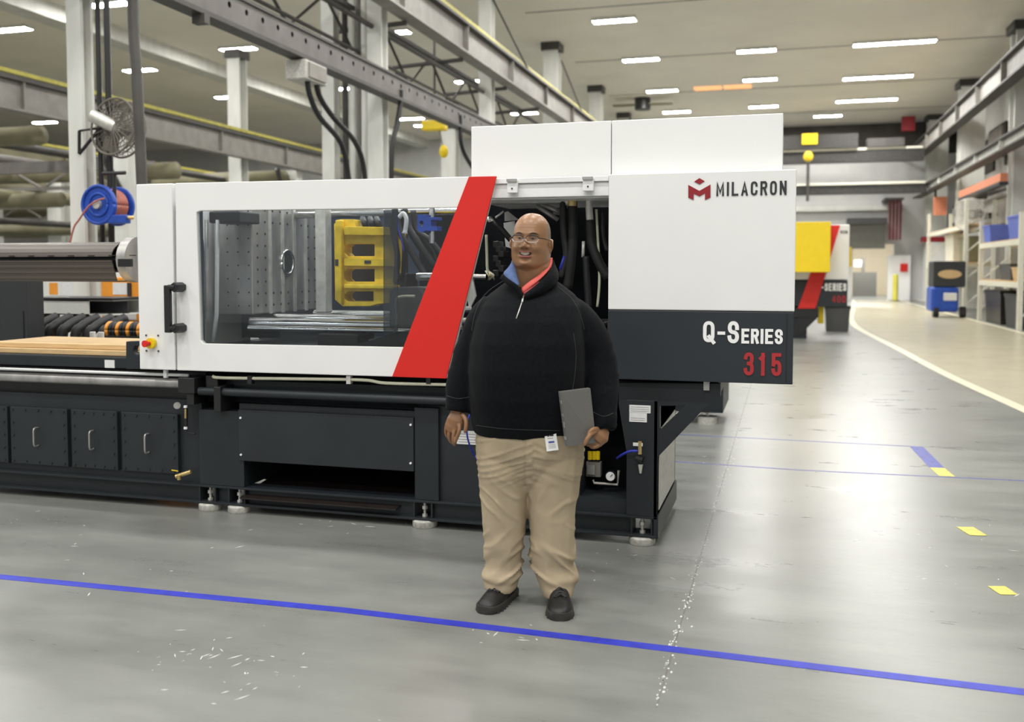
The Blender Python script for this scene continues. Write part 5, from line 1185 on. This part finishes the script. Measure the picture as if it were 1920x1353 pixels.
# short grey hair at the sides
hq = MB(); rings = []
for i in range(12):
    z = .0 + .085 * i / 11; hw, f_, b_ = interp(z); ring = []; 
    for j in range(49):
        a = math.radians(-8 - 6 * i / 11 + (196 + 12 * i / 11) * j / 48); c, s = math.cos(a), math.sin(a); e = 2.15; k = 1.003
        ring.append((math.copysign(abs(c) ** (2 / e), c) * hw * k, math.copysign(abs(s) ** (2 / e), s) * (b_ if s > 0 else -f_) * k, z))
    rings.append(ring)
vs = [v for r in rings for v in r]; hq.add(vs, [(i * 49 + j, i * 49 + j + 1, (i + 1) * 49 + j + 1, (i + 1) * 49 + j) for i in range(11) for j in range(48)])
xf(hq, HM).build('hair', 'hair', man, smooth=True, label='close-cropped greying hair at the sides')

# ---- sweater
sw = MB(); R_ = []
for (py, x0, x1, rf, rb, dy) in ((808, 891, 1084, .200, .175, -.01), (800, 887, 1086, .212, .18, -.015), (785, 884, 1089, .225, .185, -.02), (740, 880, 1092, .250, .19, -.03), (690, 879, 1094, .258, .19, -.03), (640, 882, 1094, .245, .18, -.025), (600, 890, 1092, .215, .165, -.015), (572, 900, 1090, .180, .15, -.0)):
    a, b = L(x0, py, 0), L(x1, py, 0); R_.append(sring((a.x + b.x) / 2, dy, a.z, (b.x - a.x) / 2, rf, rb, 48, 2.35))
for (py, x0, x1, rf, rb, dy, tl) in ((552, 917, 1078, .150, .13, .01, .01), (538, 936, 1060, .128, .115, .015, .03), (528, 950, 1046, .112, .105, .015, .055)):
    a, b = L(x0, py, 0), L(x1, py, 0); R_.append(sring((a.x + b.x) / 2, dy, a.z, (b.x - a.x) / 2, rf, rb, 48, 2.2, tilt=lambda c, s, tl=tl: (-tl * max(0, -s) ** 2.5 + tl * .35 * max(0, s))))
sw.loft(R_)
armL = spline([L(*p) for p in ((932, 578, 0), (912, 600, 0), (896, 635, 0), (880, 675, 0), (868, 712, -.02), (861, 745, -.04), (857, 771, -.05))], 4)
rl_ = spline([(v, 0, 0) for v in (.082, .088, .084, .080, .070, .061, .0555)], 4); sw.tube(armL, [v[0] for v in rl_], 22)
armR = spline([L(*p) for p in ((1045, 580, 0), (1078, 600, 0), (1104, 638, 0), (1118, 675, 0), (1126, 712, -.03), (1131, 750, -.08), (1131, 785, -.12), (1130, 802, -.13))], 4)
rr_2 = spline([(v, 0, 0) for v in (.085, .095, .096, .093, .083, .068, .057, .051)], 4); sw.tube(armR, [v[0] for v in rr_2], 22)
me = remesh(sw, .0075, 4, 'sweater')
hemz = L(980, 806).z
def ridge(v): return (1 - min(1, abs(noise.noise(v)) * 3.2)) ** 1.5
def f_sw(p):
    arm = max(0, min(1, (abs(p.x - .01) - .235) / .03)) * max(0, min(1, (1.36 - p.z) / .1))
    d = (1 - arm) * (.006 * ridge(Vector((p.x * 5.5 + .8 * p.z, p.y * 5, p.z * 1.6 + 4))) * max(0, min(1, (1.38 - p.z) / .2)) + .004 * noise.noise(p * 5))
    k = max(.35, min(1, (1.30 - p.z) * 2.2)); sg = 1 if p.x > 0 else -1
    d += arm * .011 * k * ridge(Vector((p.x * 5, p.y * 5 + 2, p.z * 11 - sg * p.x * 9)))
    if abs(p.z - (hemz + .05)) < .05 and abs(p.x) < .27: d += .0015 * math.sin((p.z) * 60)
    return d
wrinkle(me, f_sw)
sweater = link('sweater', me, 'knit', man, smooth=True)
sbvh = BVHTree.FromPolygons([v.co.copy() for v in me.vertices], [tuple(p.vertices) for p in me.polygons])
def onsw(px, py, off=.002, bv=None):
    a = L(px, py, -1.0); b = L(px, py, 0); d = (b - a).normalized(); h = (bv or sbvh).ray_cast(a, d)
    return (h[0] - d * off) if h[0] else b
def seam(pts, r, m, name='seam', bv=None, **k):
    P = [onsw(x, y, .0005, bv) for x, y in [(p.x, p.y) for p in spline([(a, b, 0) for a, b in pts], 6)]]
    return MB().tube(P, r, 6).build(name, m, sweater if bv is None else None, **k)
seam([(1022, 520), (1050, 540), (1074, 562), (1088, 590), (1096, 618)], .0014, 'seam'); seam([(948, 524), (920, 542), (902, 562), (890, 590), (884, 620)], .0014, 'seam')
seam([(893, 797), (940, 803), (1000, 806), (1050, 807)], .0014, 'seam')
seam([(1075, 625), (1080, 660), (1078, 700), (1072, 740)], .0012, 'seam')
for pts in ([(836, 741), (858, 747), (880, 744)], [(1112, 772), (1132, 780), (1150, 774)]): seam(pts, .0013, 'seam')
zp = MB().tube([onsw(x, y, .001) for x, y in ((983, 552), (979, 565), (974, 580), (968, 597))], .0026, 6).build('zipper', 'zinc', sweater, smooth=True)
MB().tube([onsw(982, 552, .006), onsw(979, 566, .007)], .0042, 8).build('zipper_pull', 'paper', zp, smooth=True)
# collars
def ribbon(rows, th, name, m, parent, **k):
    R1 = [spline([L(*p) for p in r], 5) for r in rows]; n = len(R1[0]); q = MB()
    vs = [p for r in R1 for p in r]; fs = [(j * n + i, j * n + i + 1, (j + 1) * n + i + 1, (j + 1) * n + i) for j in range(len(R1) - 1) for i in range(n - 1)]
    q.add(vs, fs); o = q.build(name, m, parent, smooth=True, **k); md = o.modifiers.new('t', 'SOLIDIFY'); md.thickness = th; md.offset = 0; return o
ribbon([[(978, 540, -.118), (994, 527, -.112), (1012, 514, -.085), (1026, 497, -.04), (1031, 483, .0)], [(980, 549, -.135), (1002, 532, -.128), (1021, 515, -.10), (1034, 498, -.045), (1036, 484, .0)]], .004, 'polo_collar', 'coral', man, label='coral polo collar')
ribbon([[(980, 540, -.116), (990, 533, -.112), (1003, 524, -.105)], [(983, 556, -.150), (996, 544, -.140), (1012, 530, -.118)]], .003, 'polo_placket', 'coral2', man)
ribbon([[(961, 486, -.02), (966, 502, -.06), (969, 516, -.095), (974, 533, -.125)], [(959, 493, -.03), (957, 507, -.07), (961, 519, -.105), (973, 534, -.130)], [(955, 501, -.03), (944, 513, -.075), (955, 524, -.118), (972, 535, -.135)]], .004, 'collar_lining', 'denim', man, label='slate-blue collar lining folded open')
ribbon([[(983, 551, -.150), (1003, 536, -.135), (1023, 517, -.103), (1035, 501, -.053), (1037, 487, .0)], [(985, 555, -.158), (1007, 544, -.142), (1028, 526, -.106), (1039, 511, -.054), (1040, 496, .01)], [(986, 560, -.156), (1010, 552, -.139), (1034, 539, -.102), (1046, 525, -.04), (1046, 509, .03)]], .005, 'sweater_collar', 'knit', man)
ribbon([[(943, 513, -.078), (957, 525, -.124), (970, 535, -.138), (982, 551, -.150)], [(938, 522, -.070), (952, 534, -.116), (965, 545, -.134), (979, 559, -.156)]], .005, 'sweater_collar', 'knit', man)

# ---- trousers
tr = MB(); R_ = []
for (py, x0, x1, rf, rb, dy) in ((792, 897, 1080, .19, .17, -.01), (812, 893, 1090, .195, .175, -.01), (840, 892, 1094, .19, .18, -.0), (870, 896, 1093, .160, .165, .01), (895, 903, 1086, .125, .14, .01), (915, 915, 1074, .08, .10, .015)):
    a, b = L(x0, py, 0), L(x1, py, 0); R_.append(sring((a.x + b.x) / 2, dy, a.z, (b.x - a.x) / 2, rf, rb, 48, 2.5))
tr.loft(R_)
for rows in (((845, 894, 996, .17, .0), (870, 897, 994, .172, .0), (900, 901, 990, .155, .0), (950, 903, 987, .135, .0), (990, 906, 984, .118, -.0), (1030, 911, 979, .108, .01), (1056, 912, 977, .105, .015), (1068, 908, 978, .110, .015), (1078, 905, 977, .112, .012), (1086, 909, 973, .104, .01), (1094, 909, 972, .100, .005), (1103, 912, 967, .094, -.0)),
             ((845, 986, 1093, .17, .0), (870, 987, 1092, .172, .0), (900, 988, 1086, .155, .0), (950, 990, 1079, .135, -.0), (990, 995, 1078, .118, -.01), (1030, 994, 1076, .110, -.015), (1052, 995, 1075, .108, -.01), (1064, 999, 1079, .112, -.01), (1076, 1004, 1084, .115, -.015), (1086, 1008, 1080, .106, -.02), (1096, 1013, 1077, .100, -.03), (1110, 1020, 1073, .088, -.04))):
    rs = []
    K = spline([(a[0], a[1], a[2]) for a in rows], 3); K2 = spline([(a[3], a[4], 0) for a in rows], 3)
    for k, k2 in zip(K, K2):
        a, b = L(k[1], k[0], 0), L(k[2], k[0], 0); rs.append(sring((a.x + b.x) / 2, k2[1], a.z, (b.x - a.x) / 2, k2[0] * .92, k2[0], 36, 2.2))
    tr.loft(rs)
me = remesh(tr, .0075, 3, 'trousers')
cr = L(985, 868, -.15)
def f_tr(p):
    d = .004 * noise.noise(Vector((p.x * 8, p.y * 8, p.z * 4)))
    k = max(0, min(1, (.40 - p.z) * 5)) * max(.1, min(1, (p.z - .09) / .06)); k2 = max(0, 1 - abs(p.z - .50) / .16); sg = 1 if p.x > .03 else -1
    d += .016 * k * ridge(Vector((p.x * 5 + 3, p.y * 5, p.z * 15 + sg * p.x * 12)))
    d += .007 * k2 * ridge(Vector((p.x * 6, p.y * 5 + 7, p.z * 14 - sg * p.x * 10)))
    q = p - cr
    if p.y < 0: d += .006 * max(0, min(1, (p.z - .56) / .06)) * max(0, min(1, (.85 - p.z) / .08)) * ridge(Vector((p.x * 3, 2, (p.z + sg * q.x * .35) * 26)))
    d += .004 * ridge(Vector((p.x * 10, p.y * 10, p.z * 1.5 + 9)))
    if p.y < 0: d -= .006 * math.exp(-(q.x / .007) ** 2) * (1 if p.z > cr.z - .12 else 0)
    return d
wrinkle(me, f_tr)
tro = link('trousers', me, 'khaki', man, smooth=True)

# ---- shoes
def shoe(heel, toe, dz=0):
    h = Vector((heel.x, heel.y, 0)); t = Vector((toe.x, toe.y, 0)); u = (t - h); ln_ = u.length; u /= ln_; w_ = Vector((-u.y, u.x, 0))
    prof = [(0, .034, .070), (.02, .040, .105), (.09, .043, .125), (.20, .044, .125), (.33, .046, .120), (.45, .049, .105), (.58, .053, .085), (.70, .056, .072), (.82, .054, .062), (.91, .046, .054), (.97, .032, .044), (1.0, .012, .030)]
    K = spline(prof, 3); rings = []
    for t_, hw, hh in K:
        c = h + u * ln_ * min(t_, 1); ring = []
        for i in range(24):
            a = 2 * PI * i / 24; x = math.cos(a); z = math.sin(a)
            zz = .018 + (hh - .018) * (z if z > 0 else 0) ** .85 if z > 0 else .018 + .006 * z
            ring.append(c + w_ * hw * math.copysign(abs(x) ** .8, x) + Vector((0, 0, zz)))
        rings.append(ring)
    q = MB(); q.loft(rings); o = q.build('shoe', 'shoe', man, smooth=True)
    q = MB(); rings = []
    outl = [(c_, hw) for c_, hw, _ in K]
    def ringz(z, s): 
        pts = [h + u * ln_ * (-.015 + 1.035 * c_) + w_ * (hw + .006) * s for c_, hw in outl] + [h + u * ln_ * (-.015 + 1.035 * c_) - w_ * (hw + .006) * s for c_, hw in reversed(outl)]
        return [p + Vector((0, 0, z)) for p in pts]
    q.loft([ringz(.0, .9), ringz(.004, .97), ringz(.016, 1.0), ringz(.020, .99), ringz(.030, .98), ringz(.034, .92)]); so = q.build('sole', 'sole', o, smooth='auto')
    q = MB()
    for i in range(9):
        for sg in (-1, 1):
            t_ = .08 + .1 * i; k = min(range(len(outl)), key=lambda j: abs(outl[j][0] - t_)); c = h + u * ln_ * t_ + w_ * sg * (outl[k][1] + .005)
            q.tube([c - w_ * sg * .004 + Vector((0, 0, .0)), c - w_ * sg * .005 + Vector((0, 0, .015))], [.010, .007], 6)
    q.build('tread_lug', 'sole', so, kind='stuff')
    for i in range(5):
        t_ = .38 + .065 * i; k = min(range(len(K)), key=lambda j: abs(K[j][0] - t_)); hh = K[k][2]; c = h + u * ln_ * t_
        sg = 1 if i % 2 else -1
        MB().tube(spline([c - w_ * .026 + u * .006 * sg + Vector((0, 0, hh - .011)), c + Vector((0, 0, hh + .004)), c + w_ * .026 - u * .006 * sg + Vector((0, 0, hh - .011))], 4), .0032, 6).build('lace', 'lace', o, smooth=True)
    q = MB().tube(spline([c + Vector((0, 0, hh - .0)), c - w_ * .02 + u * .02 + Vector((0, 0, hh)), c - w_ * .028 + Vector((0, 0, hh - .004)), c + Vector((0, 0, hh + .006)), c + w_ * .024 + u * .018 + Vector((0, 0, hh)), c + w_ * .03 + Vector((0, 0, hh - .006)), c + Vector((0, 0, hh + .004))], 4), .0026, 6).build('lace', 'lace', o, smooth=True)
    return o
def G0(px, py): p = onZ(px, py, 0) - RT; return Vector((p.dot(_r), p.dot(_fh), 0))
shoe(G0(957, 1112), G0(908, 1151)); shoe(G0(1049, 1121), G0(1050, 1164))

# ---- badge, folder
s_flag.world = True
def W_(v): return Vector(RT) + _r * v.x + _fh * v.y + Vector((0, 0, v.z))
def slab(corners, off, th, name, m, parent, **k):
    P = [W_(L(x, y, d)) for x, y, d in corners]; nrm = (P[1] - P[0]).cross(P[3] - P[0]).normalized()
    if nrm.dot(_fh) > 0: nrm = -nrm
    q = MB(); q.loft([[p + nrm * off for p in P], [p + nrm * (off + th) for p in P]]); return q.build(name, m, parent, **k)
def sub(corners, u0, v0, u1, v1):
    A, B, C, D = [Vector(c) for c in corners]
    f = lambda u, v: tuple((A * (1 - u) + B * u) * (1 - v) + (D * (1 - u) + C * u) * v)
    return [f(u0, v0), f(u1, v0), f(u1, v1), f(u0, v1)]
bc_ = [(1020, 809, -.205), (1042, 808, -.200), (1047, 843, -.205), (1025, 846, -.210)]
e = empty('id_badge', tuple(W_(L(1033, 845, -.21))), TH, 'white badge hanging at the trouser waist of the man', 'badge')
slab(bc_, 0, .003, 'card', 'letter', e)
slab(sub(bc_, .40, -.03, .66, .10), .002, .004, 'clip', 'ink', e)
slab(sub(bc_, .22, .16, .38, .26), .003, .0008, 'mark', 'ink', e); slab(sub(bc_, .42, .17, .76, .25), .003, .0008, 'print_line', 'ink', e)
slab(sub(bc_, .2, .34, .7, .37), .003, .0008, 'print_line', 'beam', e); slab(sub(bc_, .25, .50, .75, .60), .003, .0008, 'print_line', 'tapefaint', e)
for k in range(3): slab(sub(bc_, .2, .68 + .08 * k, .82, .70 + .08 * k), .003, .0008, 'print_line', 'beam', e)
fc = [(1051, 734, -.272), (1106, 727, -.190), (1117, 830, -.172), (1064, 836, -.235)]
e = empty('folder', tuple(W_(L(1085, 835, -.19))), TH, 'grey woven folder held upright in the hand at the right', 'folder')
slab(fc, 0, .004, 'front_cover', 'folder', e, bevel=.0008); slab(sub(fc, .02, .01, .985, .99), -.007, .006, 'pages', 'paper', e); slab(fc, -.012, .004, 'back_cover', 'folder', e, bevel=.0008)
slab(sub(fc, -.035, .0, .0, 1.0), -.010, .013, 'spine', 'folder', e)
for k, (a, b) in enumerate(((.16, .22), (.40, .45), (.55, .66), (.82, .88))): slab(sub(fc, -.045, a, -.02, b), -.008, .0125, 'ring', 'steel', e)
lg = sub(fc, .34, .80, .48, .86); slab(lg, .004, .0008, 'emblem', 'red', e); slab(sub(fc, .52, .80, .70, .85), .004, .0008, 'emblem_text', 'letter', e)
